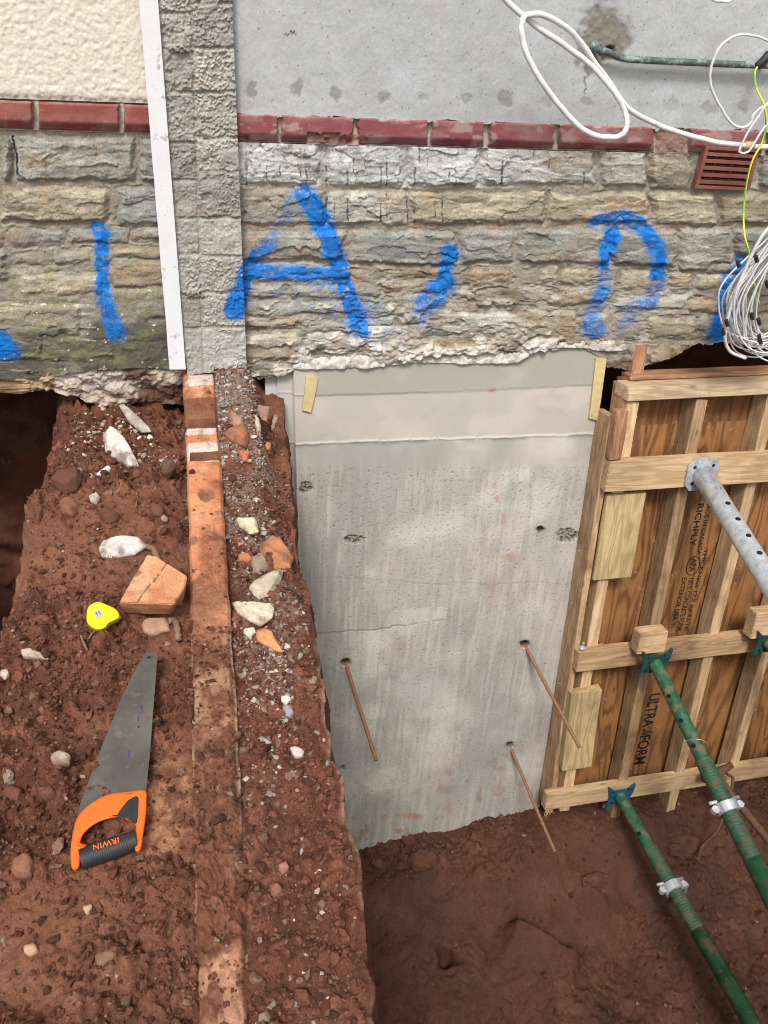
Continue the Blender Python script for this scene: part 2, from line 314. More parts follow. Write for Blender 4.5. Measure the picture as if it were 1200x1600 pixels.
def stones(px,py,lst,z):
    wx=px+fbm(px/26,py/20,5,3)*6+fbm(px/7,py/7,6,2)*2.2; wy=py+fbm(px/34,py/20,8,3)*5.0+fbm(px/7,py/7,9,2)*2.2
    h=np.zeros(px.shape); best=np.full(px.shape,-9.)
    col=np.zeros(px.shape+(3,)); col[:]=(.31,.275,.22)
    n=fbm(px/24,py/24,12,5); col*= (1+.22*n)[...,None]
    h=h+n*.004+fbm(px/6,py/6,13,3)*.0022
    F1,F2,a,b,dx,dy=wor(px/62+fbm(px/40,py/26,21,3)*.7,py/27+fbm(px/40,py/26,22,3)*.7,2)
    fac=((a-.5)*dx*1.6+(b-.5)*dy*2.2+(a-.5)*.5)*.0062
    G1,G2,c1,c2,ex,ey=wor(px/24+fbm(px/14,py/12,23,3)*.7,py/10+fbm(px/14,py/12,24,3)*.7,5)
    fac2=((c1-.5)*ex+(c2-.5)*ey*1.6+(c1-.5)*.35)*.0026*(c2>.35)+fbm(px/7,py/6,26,4)*.0011
    rid=(1-np.abs(fbm(px/70,py/26,25,4)))**4*.004
    for k,(x0,y0,x1,y1,c) in enumerate(lst):
        m=(px>x0-14)&(px<x1+14)&(py>y0-14)&(py<y1+14)
        if not m.any(): continue
        X=wx[m];Y=wy[m]; cx,cy=(x0+x1)/2,(y0+y1)/2; rr=7
        qx=np.abs(X-cx)-(x1-x0)/2+rr; qy=np.abs(Y-cy)-(y1-y0)/2+rr
        sd=-(np.hypot(np.maximum(qx,0),np.maximum(qy,0))+np.minimum(np.maximum(qx,qy),0)-rr)
        k0=ss(-.5,3.5,sd); r=random.Random(int(x0*7+y0)); big=(y1-y0)>45
        prot=(.009 if big else .004)+r.random()*.004
        hh=prot*ss(0,9,sd)+(fac[m]*(1. if big else .45)+fac2[m]*(1 if big else .8)+rid[m]*(1 if big else .5))*ss(1,8,sd)+ (Y-cy)/(y1-y0+1)*r.uniform(-.006,.01)
        cc=np.array(c)*r.uniform(.86,1.1)
        t=fbm(px[m]/40,py[m]/14,30+k%7,4); pc=cc[None]*(1+.26*t)[:,None]*(1+.35*(a[m]-.5))[:,None]*np.array([1,1,1])
        pc=pc*(1-.28*ss(.55,.95,np.abs(fbm(px[m]/22,py[m]/7,34,4))*2.2))[:,None]
        lay=fbm(px[m]/60,py[m]/3.2,36+k%5,4); pc=pc*(1+.22*lay)[:,None]; ckk=(1-ss(.0,.035,np.abs(fbm(px[m]/34,py[m]/11,37,4))))*ss(-.1,.2,fbm(px[m]/50,py[m]/30,38,2)); pc=pc*(1-.45*ckk)[:,None]; hh=hh-ckk*.002*ss(1,8,sd)
        pc=cmix(pc,(.42,.27,.14),ss(.15,.6,fbm(px[m]/50,py[m]/30,40,3))*.4)
        h[m]=h[m]*(1-k0)+hh*k0
        col[m]=col[m]*(1-k0[:,None])+pc*k0[:,None]
        wsh=ss(.1,.5,fbm(px[m]/30,py[m]/22,39,4)+(.17 if Y.mean()>400 else -.04))*.7; col[m]=col[m]*(1-wsh[:,None])+np.array((.40,.365,.305) if (Y.mean()>400 and lst is RS) else (.34,.31,.255))*(1+.2*n[m])[:,None]*wsh[:,None]; h[m]-=wsh*.002
        # thin open joint around
        g=ss(-6,-1.5,sd)*(1-ss(-1.5,2.,sd)); h[m]-=g*.004*np.clip(.5+1.5*fbm(px[m]/25,py[m]/25,50,2),0,1)
    return h,col
def wallmesh(name,xs,zs,fn,parent,mat,y=YW,zbot=None):
    X,Z=np.meshgrid(xs,zs,indexing='ij')
    if zbot is not None:
        zb=zbot(X); z1=zs[-1]; z0=zs[0]; Z=zb+(z1-zb)*((Z-z0)/(z1-z0))
    PX,PY=proj(X,np.full(X.shape,y),Z)
    h,c=fn(PX,PY,X,Z)
    return npmesh(name,np.stack([X,y-h,Z],-1),gridq(len(xs),len(zs),False),mat,parent,c)
def axis(a,b,fa,fb,fine,coarse):
    l=[np.arange(a,fa,coarse),np.arange(fa,fb,fine),np.arange(fb,b+coarse*.5,coarse)]; return np.concatenate([q for q in l if len(q)])
def stone_fn(lst,side):
    def fn(px,py,X,Z):
        h,c=stones(px,py,lst,Z)
        if side=='L':
            # smeared mortar, moss and black staining low on the wall
            k=ss(.0,.5,fbm(px/45,py/35,60,4)+ss(395,520,py)*.35)*ss(380,420,py)*.6
            h=h*(1-k*.6)+(.008+fbm(px/12,py/12,61,4)*.003)*k; c=cmix(c,(.26,.235,.18),k)
            bl=ss(.25,.8,ss(470,530,py)*1.1+ss(110,150,px)*.25*ss(440,500,py)+fbm(px/40,py/25,62,4)*.7-.35)
            c=cmix(c,(.075,.072,.055),bl*.8)
            ms=ss(.2,.7,fbm(px/30,py/14,63,4)+ss(380,450,py)*.1)*ss(360,420,py); c=cmix(c,(.24,.235,.1),ms*.55)
            lime=ss(.45,.75,fbm(px/60,py/7,64,4)+.1)*ss(450,480,py)*(px<150); c=cmix(c,(.6,.56,.5),lime*.8)
            ck=(np.abs(px-(21+ (py-212)*.12+fbm(py/9,py*0,66,2)*3))<1.8)&(py>212)&(py<272); c[ck]=(.02,.02,.025)
            W8=wor(px/8+fbm(px/9,py/9,65,2),py/8,8); spk=(W8[0]<.2)&(W8[2]>.93)&(py>450); c[spk]=(.6,.58,.53)
        else:
            st=ss(560,380,py)*0
            # rough lime smears and rubble low on the wall
            k=ss(.05,.55,fbm(px/50,py/30,60,4)+ss(440,540,py)*.45-.1)*ss(400,440,py)*ss(560,600,px)*(1-ss(850,880,px)*.75)
            F1,F2,a,b,dx,dy=wor(px/9,py/8,7); lump=(1-F1)*.011+fbm(px/8,py/8,61,4)*.005
            h=h*(1-k*.75)+(.006+lump+fbm(px/30,py/25,67,4)*.016)*k; c=cmix(c,(.43,.38,.31),k*.8); 
            w2=ss(.25,.6,fbm(px/28,py/14,68,4)+ss(500,550,py)*.4-.1)*ss(430,490,py)*(1-ss(870,905,px)); c=cmix(c,(.66,.62,.56),w2*.75); h=h+w2*(.004+lump*.5)
            dkj=ss(.1,.45,fbm(px/18,py/6,93,4)+ss(400,520,py)*.12-.1)*(h<.006); c=cmix(c,(.15,.115,.085),dkj*.55*ss(395,430,py)); h=h-dkj*.004*ss(395,430,py)
            ol=ss(.2,.6,fbm(px/40,py/9,69,4)+.35*np.exp(-((py-354)/6.)**2)+.1*np.exp(-((py-415)/8.)**2)-.12); c=cmix(c,(.52,.33,.24),ol*.5*ss(345,350,py))
            dk=ss(.1,.5,fbm(px/25,py/12,70,4)-.2+ss(520,570,py)*.6)*ss(500,535,py)*ss(640,900,px)*.9; c=cmix(c,(.14,.09,.065),dk)
            # old white paint on the top course, with black runs
            wp=((py<294)&(py>210)).astype(float)*ss(-.3,.3,fbm(px/30,py/22,81,4)+.25-ss(760,1000,px)*.7); c=cmix(c,(.60,.61,.60),wp*.62)
            cell=np.floor(px/10.5); rnd=TAB[(cell.astype(int)*13)&255,7]; r2=TAB[(cell.astype(int)*29)&255,31]; r3=TB2[(cell.astype(int)*5)&255,91]
            xc=(cell+.3+.4*r2)*10.5+fbm(py/14,cell*3.1,82,2)*1.3
            y0=224+r2*45; y1=y0+14+r3*48
            dr=(np.abs(px-xc)<(.75+.75*r3))*(py>y0)*(py<np.minimum(y1,292))*(rnd>.3)*((px<750)|((px<925)&(rnd>.7)))
            y0b=296+r2*14; y1b=y0b+10+r3*34
            db=(np.abs(px-xc)<(.75+.8*r2))*(py>y0b)*(py<y1b)*(r3>.62)*(px>500)*(px<720)
            dd=(dr+db>0)&(fbm(px/3,py/5,83,2)>-.45); c=cmix(c,(.05,.05,.055),dd*ss(-.5,.2,fbm(px/4,py/9,94,2))*.85)
            gr=ss(.12,.4,fbm(px/7,py/6,84,5))*((px<760)&(py<280)&(py>220))*np.where(px<500,1.,.6); c=cmix(c,(.10,.10,.10),gr*.65)
        p=paint(px,py); p=p*(1-.55*ss(.004,-.004,h)*(1-ss(.85,1,p)))*(1-.5*(fbm(px/2.6,py/2.6,75,2)>.32)*(p<.95)); bc=np.array(BLUE)[None,None]*(1+.45*fbm(px/12,py/9,76,4))[...,None]; bc=cmix(bc,(.02,.28,.78),ss(.0,.5,fbm(px/16,py/10,77,3))*.5); c=c*(1-.95*p[...,None])+bc*.95*p[...,None]; 
        hz=np.clip(polyd(px+fbm(px/12,py/12,90,3)*10,py,[(350,440,30,.3),(440,440,40,.35),(560,490,40,.6),(600,520,30,.5),(690,500,20,.2)],30),0,1)*ss(0,.5,fbm(px/10,py/7,91,3)+.1) if side!='L' else np.zeros(px.shape)
        c=cmix(c,(.12,.26,.62),hz*.6)
        return h,c
    return fn
RB_L=[(-2000,54),(60,188),(193,262)]; 
def band_bricks(side):
    if side=='L': return [(-340,-215),(-208,-77),(-70,54),(60,188),(193,262)]
    return [(340,435),(438,552),(556,668),(671,755),(761,864),(869,1018),(1022,1068),(1072,1190),(1195,1310),(1316,1440),(1446,1580)]
def band_fn(side):
    def fn(px,py,X,Z):
        yo=0 if side=='L' else 1
        t=(Z-Z.min())/(Z.max()-Z.min())    # 0 bottom 1 top
        col=np.zeros(px.shape+(3,)); col[:]=(.46,.42,.35); col*=(1+.2*fbm(px/14,py/14,3,4))[...,None]
        h=.004+fbm(px/10,py/10,4,3)*.003
        for k,(a,b) in enumerate(band_bricks(side)):
            e=fbm(px/12,py/8,15,3)*(2.2 if side!='L' else 1.)
            sd=np.minimum(px+e-a,b-px-e); sd=np.minimum(sd,np.minimum(t*50+e,(1-t)*50+e+2)); m=ss(-.3,2.,sd)
            prof=.028*ss(.0,.06,t)-.020*(1-ss(.0,.42,t))*1.+fbm(px/20,py/20,19,3)*.0012
            prof=prof*ss(-.5,4,sd)
            h=h*(1-m)+prof*m
            red=np.array((.28,.085,.072) if side=='L' else (.27,.085,.088))*(1+.12*fbm(px/25,py/25,k,4))[...,None]
            wear=ss(.15,.4,fbm(px/26,py/15,33+k,5)+(-.22 if side=='L' else (.05 if px.mean()>0 else 0))+ (0 if side=='L' else .12*np.cos(k*2.1)))
            red=cmix(red,(.42,.30,.28),wear*(.35 if side=='L' else .8)); red=cmix(red,(.40,.27,.24),ss(-.4,.5,fbm(px/40,py/14,44,4))*(.22 if side=='L' else .38))
            edge=(1-ss(0,5,sd))*ss(-.1,.4,fbm(px/9,py/9,77,3)); red=cmix(red,(.36,.25,.2),edge*.7)
            col=col*(1-m[...,None])+red*m[...,None]
        if side!='L':
            k=((px>1018)&(px<1072))|((px>478)&(px<560)&(t<.45)&(fbm(px/12,py/12,88,2)>-.25)); kk=k.astype(float)*.85
            col=cmix(col,(.33,.22,.17),kk*.8); h=h*(1-kk)+kk*(.014+fbm(px/9,py/9,14,4)*.006)
        return h,col
    return fn
zL0=.802; zL1=.888; zR0=.785; zR1=.862
hl=empty('house_wall',(-1.5,YW,0),'left house wall of grey and ochre rock-faced stone under cream roughcast and a red brick band','wall')
hr=empty('house_wall',(1.5,YW,0),'right house wall under smooth grey render with a large blue A and D sprayed on its stone','wall')
xsL=np.concatenate([np.arange(-3.2,-1.25,.02),np.arange(-1.25,-.62,.005),np.arange(-.62,-.084,.0026)]); 
def zbL(X):
    return np.interp(X,[-3,-.6,-.45,-.30,-.1],[-.02,-.02,-.0,.01,.0])+fbm(X*9,X*0,3,3)*.012
wallmesh('stone_masonry',xsL,np.arange(-.02,zL0+.003,.0026),stone_fn(LS,'L'),hl,M_stone,zbot=zbL)
wallmesh('brick_course',xsL,np.arange(zL0+.003,zL1,.003),band_fn('L'),hl,M_brick,y=YW-.001)
def cream(px,py,X,Z):
    n=fbm(X*80,Z*80,3,5,.6); F1=wor(X*85+n*.9,Z*85+fbm(X*80,Z*80,4,3)*.9,3)[0]; G1=wor(X*160,Z*160,9)[0]
    h=.004+n*.0028+(1-F1)*.0022+(1-G1)*.0010; lo=1-ss(zL1,zL1+.02,Z); h=h+.006*(1-lo)
    c=np.zeros(X.shape+(3,)); c[:]=(.70,.645,.55); c*=(1+.03*fbm(X*5,Z*5,8,3))[...,None]; return h,c
wallmesh('roughcast_render',np.concatenate([np.arange(-3.2,-1.25,.02),np.arange(-1.25,-.62,.006),np.arange(-.62,-.084,.0035)]),axis(zL1+.001,5,zL1+.001,1.42,.0035,.1),cream,hl,M_render)
# rubble footing band under the left wall
def foot_fn(px,py,X,Z):
    F1,F2,a,b,dx,dy=wor(X*55+fbm(X*20,Z*20,2,3),Z*60,4); t=(Z-Z.min(0,keepdims=True))
    h=.004+(1-F1)*.008*(a>.5)+fbm(X*22,Z*30,5,5)*.026
    c=np.zeros(X.shape+(3,)); c[:]=(.38,.31,.25); c*=(1+.3*fbm(X*40,Z*40,6,4))[...,None]; c*=(.75+.5*a)[...,None]
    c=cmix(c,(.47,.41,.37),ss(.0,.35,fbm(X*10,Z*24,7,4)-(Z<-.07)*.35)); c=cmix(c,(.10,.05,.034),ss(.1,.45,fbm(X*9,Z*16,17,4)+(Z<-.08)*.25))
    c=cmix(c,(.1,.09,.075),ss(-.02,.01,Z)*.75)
    g=px<85; c=np.where(g[...,None],c*np.array([1.,.85,.62]),c); return h,c
def zbF(X): return np.interp(X,[-3,-.56,-.50,-.40,-.25,-.1],[-.085,-.08,-.10,-.16,-.15,-.15])+fbm(X*14,X*0,33,4)*.018
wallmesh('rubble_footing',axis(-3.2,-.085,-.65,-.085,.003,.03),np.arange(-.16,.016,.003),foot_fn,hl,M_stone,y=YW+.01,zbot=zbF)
mb=MB(); mb.hexa([(-3.2,YW+.03,-.06),(-.09,YW+.03,-.06),(-.09,YW+.33,-.06),(-3.2,YW+.33,-.06),(-3.2,YW+.03,5),(-.09,YW+.03,5),(-.09,YW+.33,5),(-3.2,YW+.33,5)]); mb.build('wall_core_light_stop',M_house,hl)  # wall thickness as a box behind the face, added against light leaks
# right house
xsR=axis(.115,4.2,.115,2.12,.0026,.03)
def zbR(X):
    z=np.interp(X,[.1,.18,.3,.34,.9,1.45,1.56,1.62,1.72,1.9,2.0,2.1,4.2],[-.03,-.06,-.035,.008,.02,.04,.02,-.055,-.06,-.03,.03,.035,.03]); return z+fbm(X*12,X*0,9,5,.6)*.026
wallmesh('stone_masonry',xsR,np.arange(-.05,zR0+.003,.0026),stone_fn(RS,'R'),hr,M_stone,zbot=zbR)
wallmesh('brick_course',xsR,np.arange(zR0+.003,zR1+.012,.003),band_fn('R'),hr,M_brick,y=YW-.001)
def greyr(px,py,X,Z):
    h=.010+fbm(X*4,Z*4,3,2)*.0018+fbm(X*30,Z*34,5,5,.6)*.0010
    rid=(1-np.abs(fbm(X*9,Z*9,6,4)))**14*.0006; h=h+rid
    c=np.zeros(X.shape+(3,)); c[:]=(.455,.47,.475); c*=(1+.13*fbm(X*3,Z*4,8,4)+.09*fbm(X*18,Z*18,9,4))[...,None]
    c=cmix(c,(.53,.565,.60),ss(.1,.6,fbm(X*4,Z*5,18,4))*.5)
    c=cmix(c,(.42,.40,.37),ss(.25,.6,fbm(X*5,Z*7,28,4))*.45)
    for (x,y,rx,ry,k) in [(392,138,9,14,1),(464,138,9,13,.95),(525,145,9,12,.95),(597,151,12,9,.9),(659,154,7,7,.55),(727,152,12,9,.6),(789,153,13,14,.85),(855,161,12,9,.55),(916,160,10,9,.7),(1046,166,13,11,.4),(1106,169,14,9,.6),(1161,163,9,12,.7),(1250,170,10,9,.6)]:
        wx=px+fbm(px/9,py/9,int(x),3)*7; wy=py+fbm(px/9,py/9,int(x)+1,3)*7
        q=np.hypot((wx-x)/rx,(wy-y)/ry); e=1-ss(.7,1.15,q); c=cmix(c,(.26,.255,.235),e*k*.85); h=h-e*.0015+ (1-ss(0,.7,q))*.001*k
    wx=px+fbm(px/18,py/18,41,4)*16; wy=py+fbm(px/18,py/18,42,4)*16
    q=np.minimum(np.hypot((wx-943)/40,(wy-55)/52),np.hypot((wx-918)/20,(wy-80)/42)); e=1-ss(.65,1.15,q); c=cmix(c,(.20,.19,.15),e*.92); h=h-e*.004+e*fbm(px/6,py/6,43,3)*.003
    q=np.hypot((px-948)/16,(py-84)/14); e=1-ss(.6,1.,q+fbm(px/8,py/8,44,3)*.3); h=h-e*.02; c=cmix(c,(.10,.09,.07),e)
    ck=(np.abs(px-(913+fbm(py/8,py*0,45,3)*9+(py-105)*.03))<1.1)&(py>100)&(py<150)&(fbm(py/6,px*0,4,2)>-.3); c[ck]=(.16,.15,.14)
    mk=(np.abs(py-(52-(px-452)*.18+fbm(px/3,py*0,46,2)*5))<1.4)&(px>443)&(px<463); c[mk]=(.05,.05,.05)
    sp=(wor(px/26,py/26,6)[0]<.035); c[sp]=(.16,.14,.12)
    c=cmix(c,(.53,.42,.36),np.exp(-((px-683)/7.)**2)*.35*ss(300,20,py))
    return h,c
def zbG(X): return zR1+.008+fbm(X*16,X*0,19,4)*.009-.006*(fbm(X*60,X*0,20,2)>.2)
wallmesh('smooth_grey_render',axis(.115,4.2,.115,2.12,.004,.03),axis(zR1,5,zR1,1.45,.004,.1),greyr,hr,M_render,zbot=zbG,y=YW-.012)
mb=MB(); mb.hexa([(.12,YW+.035,.06),(4.2,YW+.035,.06),(4.2,YW+.33,.06),(.12,YW+.33,.06),(.12,YW+.035,5),(4.2,YW+.035,5),(4.2,YW+.33,5),(.12,YW+.33,5)]); mb.build('wall_core_light_stop',M_house,hr)  # same thickness box for the right wall, keeps light from leaking through
# air brick in the right wall
def WPq(pts,y): return [WP(a,b,y) for a,b in pts]
mb=MB(); fr=[(1098,226),(1180,231),(1165,295),(1080,291)]
def quadbox(mb,pts,y0,y1): mb.prism(WPq(pts,y1),[q+np.array([0,y0-y1,0]) for q in WPq(pts,y1)])
def lerp2(s,t): # s across, t down
    a,b,c,e=[np.array(q,float) for q in fr]; return (a*(1-s)+b*s)*(1-t)+(e*(1-s)+c*s)*t
quadbox(mb,[lerp2(0,0),lerp2(1,0),lerp2(1,1),lerp2(0,1)],2.742,2.757)
for (a,b,c_,e) in [(0,1,0,.07),(0,1,.93,1),(0,.06,.07,.93),(.94,1,.07,.93)]:
    quadbox(mb,[lerp2(a,c_),lerp2(b,c_),lerp2(b,e),lerp2(a,e)],2.716,2.7425)
for k in range(5):
    t=.14+k*.165; quadbox(mb,[lerp2(.06,t),lerp2(.94,t),lerp2(.94,t+.085),lerp2(.06,t+.085)],2.719,2.7425)
ab=mb.build('air_brick',M_terra,hr,bevel=.0008)
mb=MB()
for k in range(5):
    t=.07+.165*k+(.0 if k else .0)
    for (a,b) in ((.08,.30),(.34,.62),(.66,.92)): quadbox(mb,[lerp2(a,t+.01),lerp2(b,t+.01),lerp2(b,t+.055),lerp2(a,t+.055)],2.7405,2.7422)
mb.build('vent_slot',M_hole,ab)
# ================================================================ BLOCK PIER between the houses
XP0=-.088; XP1=.128
pier=empty('block_pier',(0.02,YW,0),'rough grey concrete block pier between the two houses, right of the white board','pier')
def pier_fn(px,py,X,Z):
    jl=[20,75,145,222,281,340,397,458,512,640]; jr=[-40,5,75,143,215,268,340,400,455,510,640]
    mid=297+(py)*.034+2; left=px<mid
    dl=np.min([np.abs(py-q+fbm(px/20,py*0,q%9,2)*2) for q in jl],0); dr=np.min([np.abs(py-q+fbm(px/20,py*0,q%7,2)*2) for q in jr],0)
    jd=np.where(left,dl,dr); jd=np.minimum(jd,np.abs(px-mid)*1.1); k=1-ss(1.5,4,jd)
    idx=np.where(left,np.sum([(py>q) for q in jl],0)*3+1,np.sum([(py>q) for q in jr],0)*5+2)
    rv=TAB[(idx*7)&255,11]; rg=TAB[(idx*11)&255,17]
    F1,F2,a,b,dx,dy=wor(px/4.6+fbm(px/11,py/11,36,3)*1.2,py/4.6+fbm(px/11,py/11,37,3)*1.2,3); G1=wor(px/13,py/13,5)
    rough=ss(.35,.9,rv+fbm(px/18,py/18,4,3)*.7)
    h=.006+np.clip(.62-F1,0,1)*.011*(.25+.75*rough)*(a>.35)+fbm(px/20,py/20,7,4)*.006+fbm(px/4,py/4,32,3)*.0016+(.6-G1[0])*.003*rough*(G1[2]>.5)
    c=np.zeros(px.shape+(3,)); c[:]=(.37,.35,.315); c*=(1+.5*(rg-.5))[...,None]*(1+.12*fbm(px/12,py/12,9,4))[...,None]*(1-.35*rough*(F1-.35)+.35*(a-.5)*(.3+.7*rough))[...,None]
    h=h*(1-k*.45)-k*.0012*(1+2*fbm(px/10,py/10,35,3)); c=cmix(c,(.33,.30,.26),k*.45)
    c=cmix(c,(.45,.27,.15),ss(.48,.65,fbm(px/14,py/9,12,3)+.35*np.exp(-((py-330)/8)**2)+.3*np.exp(-((py-130)/9)**2)-.1)*.6)
    for (x,y) in [(280,77),(306,458),(275,75)]:
        q=np.hypot((px-x)/22,(py-y)/7)+fbm(px/6,py/6,13,3)*.5; e=1-ss(.5,1,q); h=h+e*(.008+(.6-F1)*.014); c=cmix(c,(.20,.14,.09),e*.8*(a>.3))
    smear=ss(.0,.4,fbm(px/30,py/26,14,4)-.05)*(1-ss(330,520,py)*.3); h=h*(1-smear*.6)+.008*smear; c=cmix(c,(.37,.355,.325),smear*.7)
    bpt=((py>0)&(px>340)).astype(float); c=cmix(c,BLUE,paint(px-2,py+2)*.96*bpt)
    c=cmix(c,(.50,.50,.48),ss(510,530,py)*.4)
    return h,c
def zbP(X): return np.interp(X,[-.09,.0,.06,.13],[.0,.01,-.01,.02])+fbm(X*30,X*0,4,3)*.006
pf=wallmesh('block_face',np.arange(XP0,XP1+.001,.0022),axis(0,5,0,1.42,.0024,.08),pier_fn,pier,M_stone,y=YW-.05,zbot=zbP)
def side_mesh(x,name,y0,y1,z0,z1,parent,c,sgn):
    ys=np.arange(y0,y1+.001,.004); zs=axis(z0,z1,z0,1.42,.004,.1); Yg,Zg=np.meshgrid(ys,zs,indexing='ij')
    h=fbm(Yg*90,Zg*90,3,3)*.0018*ss(y0,y0+.008,Yg); C=np.zeros(Yg.shape+(3,)); C[:]=c; C*=(1+.15*fbm(Yg*40,Zg*40,5,4))[...,None]
    npmesh(name,np.stack([x+h*sgn,Yg,Zg],-1),gridq(len(ys),len(zs)),M_stone,parent,C)
side_mesh(XP1,'block_side',YW-.056,YW+.02,.02,5,pier,(.34,.33,.30),1)
side_mesh(XP0,'block_side',YW-.056,YW+.02,.0,5,pier,(.34,.33,.30),-1)
mb=MB(); mb.hexa([(XP0+.004,YW-.035,.02),(XP1-.006,YW-.035,.02),(XP1-.006,YW+.33,.02),(XP0+.004,YW+.33,.02),(XP0+.004,YW-.035,5),(XP1-.006,YW-.035,5),(XP1-.006,YW+.33,5),(XP0+.004,YW+.33,5)]); mb.build('block_core',M_house,pier)
# white board
def board():
    yb=YW-.062; mb=MB(); n=40; A=[];B=[]
    for k in range(n+1):
        t=k/n; y=-900+t*(1475); 
        xl=218+ (y/572.)*47; xr=247+(y/572.)*43
        if y<0: xl=218+y/572.*47; xr=247+y/572.*43
        if y<-200: continue
        j=random.uniform(-.5,.5) if y>0 else 0; A.append(WP(xl+j,y,yb)); B.append(WP(xr,y,yb))
    top=A[0].copy(); up=(A[0]-A[-1]); A=[A[0]+up*1.2]+A; B=[B[0]+(B[0]-B[-1])*1.2]+B
    V=[];Q=[];m=len(A)
    for off in (-.011,.012):
        for a in A: V.append(a+np.array([0,off,0]))
        for b in B: V.append(b+np.array([0,off,0]))
    for k in range(m-1):
        Q+=[(k,m+k,m+k+1,k+1),(2*m+k,2*m+k+1,3*m+k+1,3*m+k),(k,k+1,2*m+k+1,2*m+k),(m+k,3*m+k,3*m+k+1,m+k+1)]
    Q+=[(0,2*m,3*m,m),(m-1,2*m-1,4*m-1,3*m-1)]
    o=mb.add(V,Q).build('trim_board',M_wpvc,None,bevel=0)
    tag(o,'long white painted board standing upright against the left edge of the block pier','board')
board()
# ================================================================ LEDGE of red soil (swept profile: left trench wall, top, right pit wall)
def bx_left(y): return np.interp(y,[.3,.6,1.,1.36,1.8,2.2,2.76],[G(303,1600)[0]+.0,G(300,1200)[0],G(299,1050)[0],G(298,1000)[0],G(294,780)[0],G(290,700)[0],G(284,575)[0]])
def bx_right(y): return np.interp(y,[.45,.62,.9,1.36,1.6,2.1,2.76],[G(384,1500)[0],G(384,1400)[0],G(375,1200)[0],G(362,1000)[0],G(352,860)[0],G(346,720)[0],G(335,575)[0]])
def soilcol(x,y,s=0):
    c=np.zeros(x.shape+(3,)); c[:]=(.122,.046,.027); n=fbm(x*5,y*5,s+2,4); c*=(1+.35*n)[...,None]
    c=cmix(c,(.195,.086,.052),ss(.0,.5,fbm(x*9,y*9,s+5,4))*.65); c=cmix(c,(.05,.022,.015),ss(.15,.6,fbm(x*7,y*7,s+9,4))*.6)
    return c
def clods(x,y,s,amt=1.):
    wx=x+fbm(x*14,y*14,s,3)*.018; wy=y+fbm(x*14,y*14,s+1,3)*.018
    h=0;cc=1.
    for (sc,am,th) in ((14,.022,.55),(28,.015,.42),(60,.0085,.3),(120,.0052,.25)):
        F1,F2,a,b,dx,dy=wor(wx*sc,wy*sc,s+int(sc)); on=(a>th)
        lump=np.clip(1-(F1/.62)**2,0,1)**.6*on*(.5+b*.8)+((a-.5)*dx+(b-.5)*dy)*.35*on
        h=h+lump*am; cc=cc*(1+on*(b-.5)*.28)
    h=h+(1-np.abs(fbm(x*30,y*30,s+4,3)))*.004+fbm(x*70,y*70,s+6,3)*.003
    return h*amt,cc
_l=[(0,962,-.03),(12,925,-.03),(30,868,-.04),(46,800,-.05),(68,745,-.08),(74,690,-.12),(86,640,-.16),(88,612,-.18)]
_lp=[G(a,b,c) for a,b,c in _l]
def XL(y): return np.interp(y,[-.9,.9]+[p[1] for p in _lp]+[3.4],[-.66,-.64]+[p[0] for p in _lp]+[_lp[-1][0]])+fbm(y*5,y*0,51,4)*.022+fbm(y*26,y*0,53,3)*.008
_r=[(582,1600,-.01),(573,1440,-.01),(560,1340,-.01),(546,1290,-.01),(521,1180,-.01),(506,1080,-.02),(491,965,-.04),(472,875,-.06),(460,800,-.09),(452,720,-.11),(446,650,-.12)]
_rp=[G(a,b,c) for a,b,c in _r]
def XR(y): return np.interp(y,[-.9]+[p[1] for p in _rp]+[3.4],[.19]+[p[0] for p in _rp]+[_rp[-1][0]])+fbm(y*7,y*0,52,4)*.011+fbm(y*24,y*0,54,4)*.009
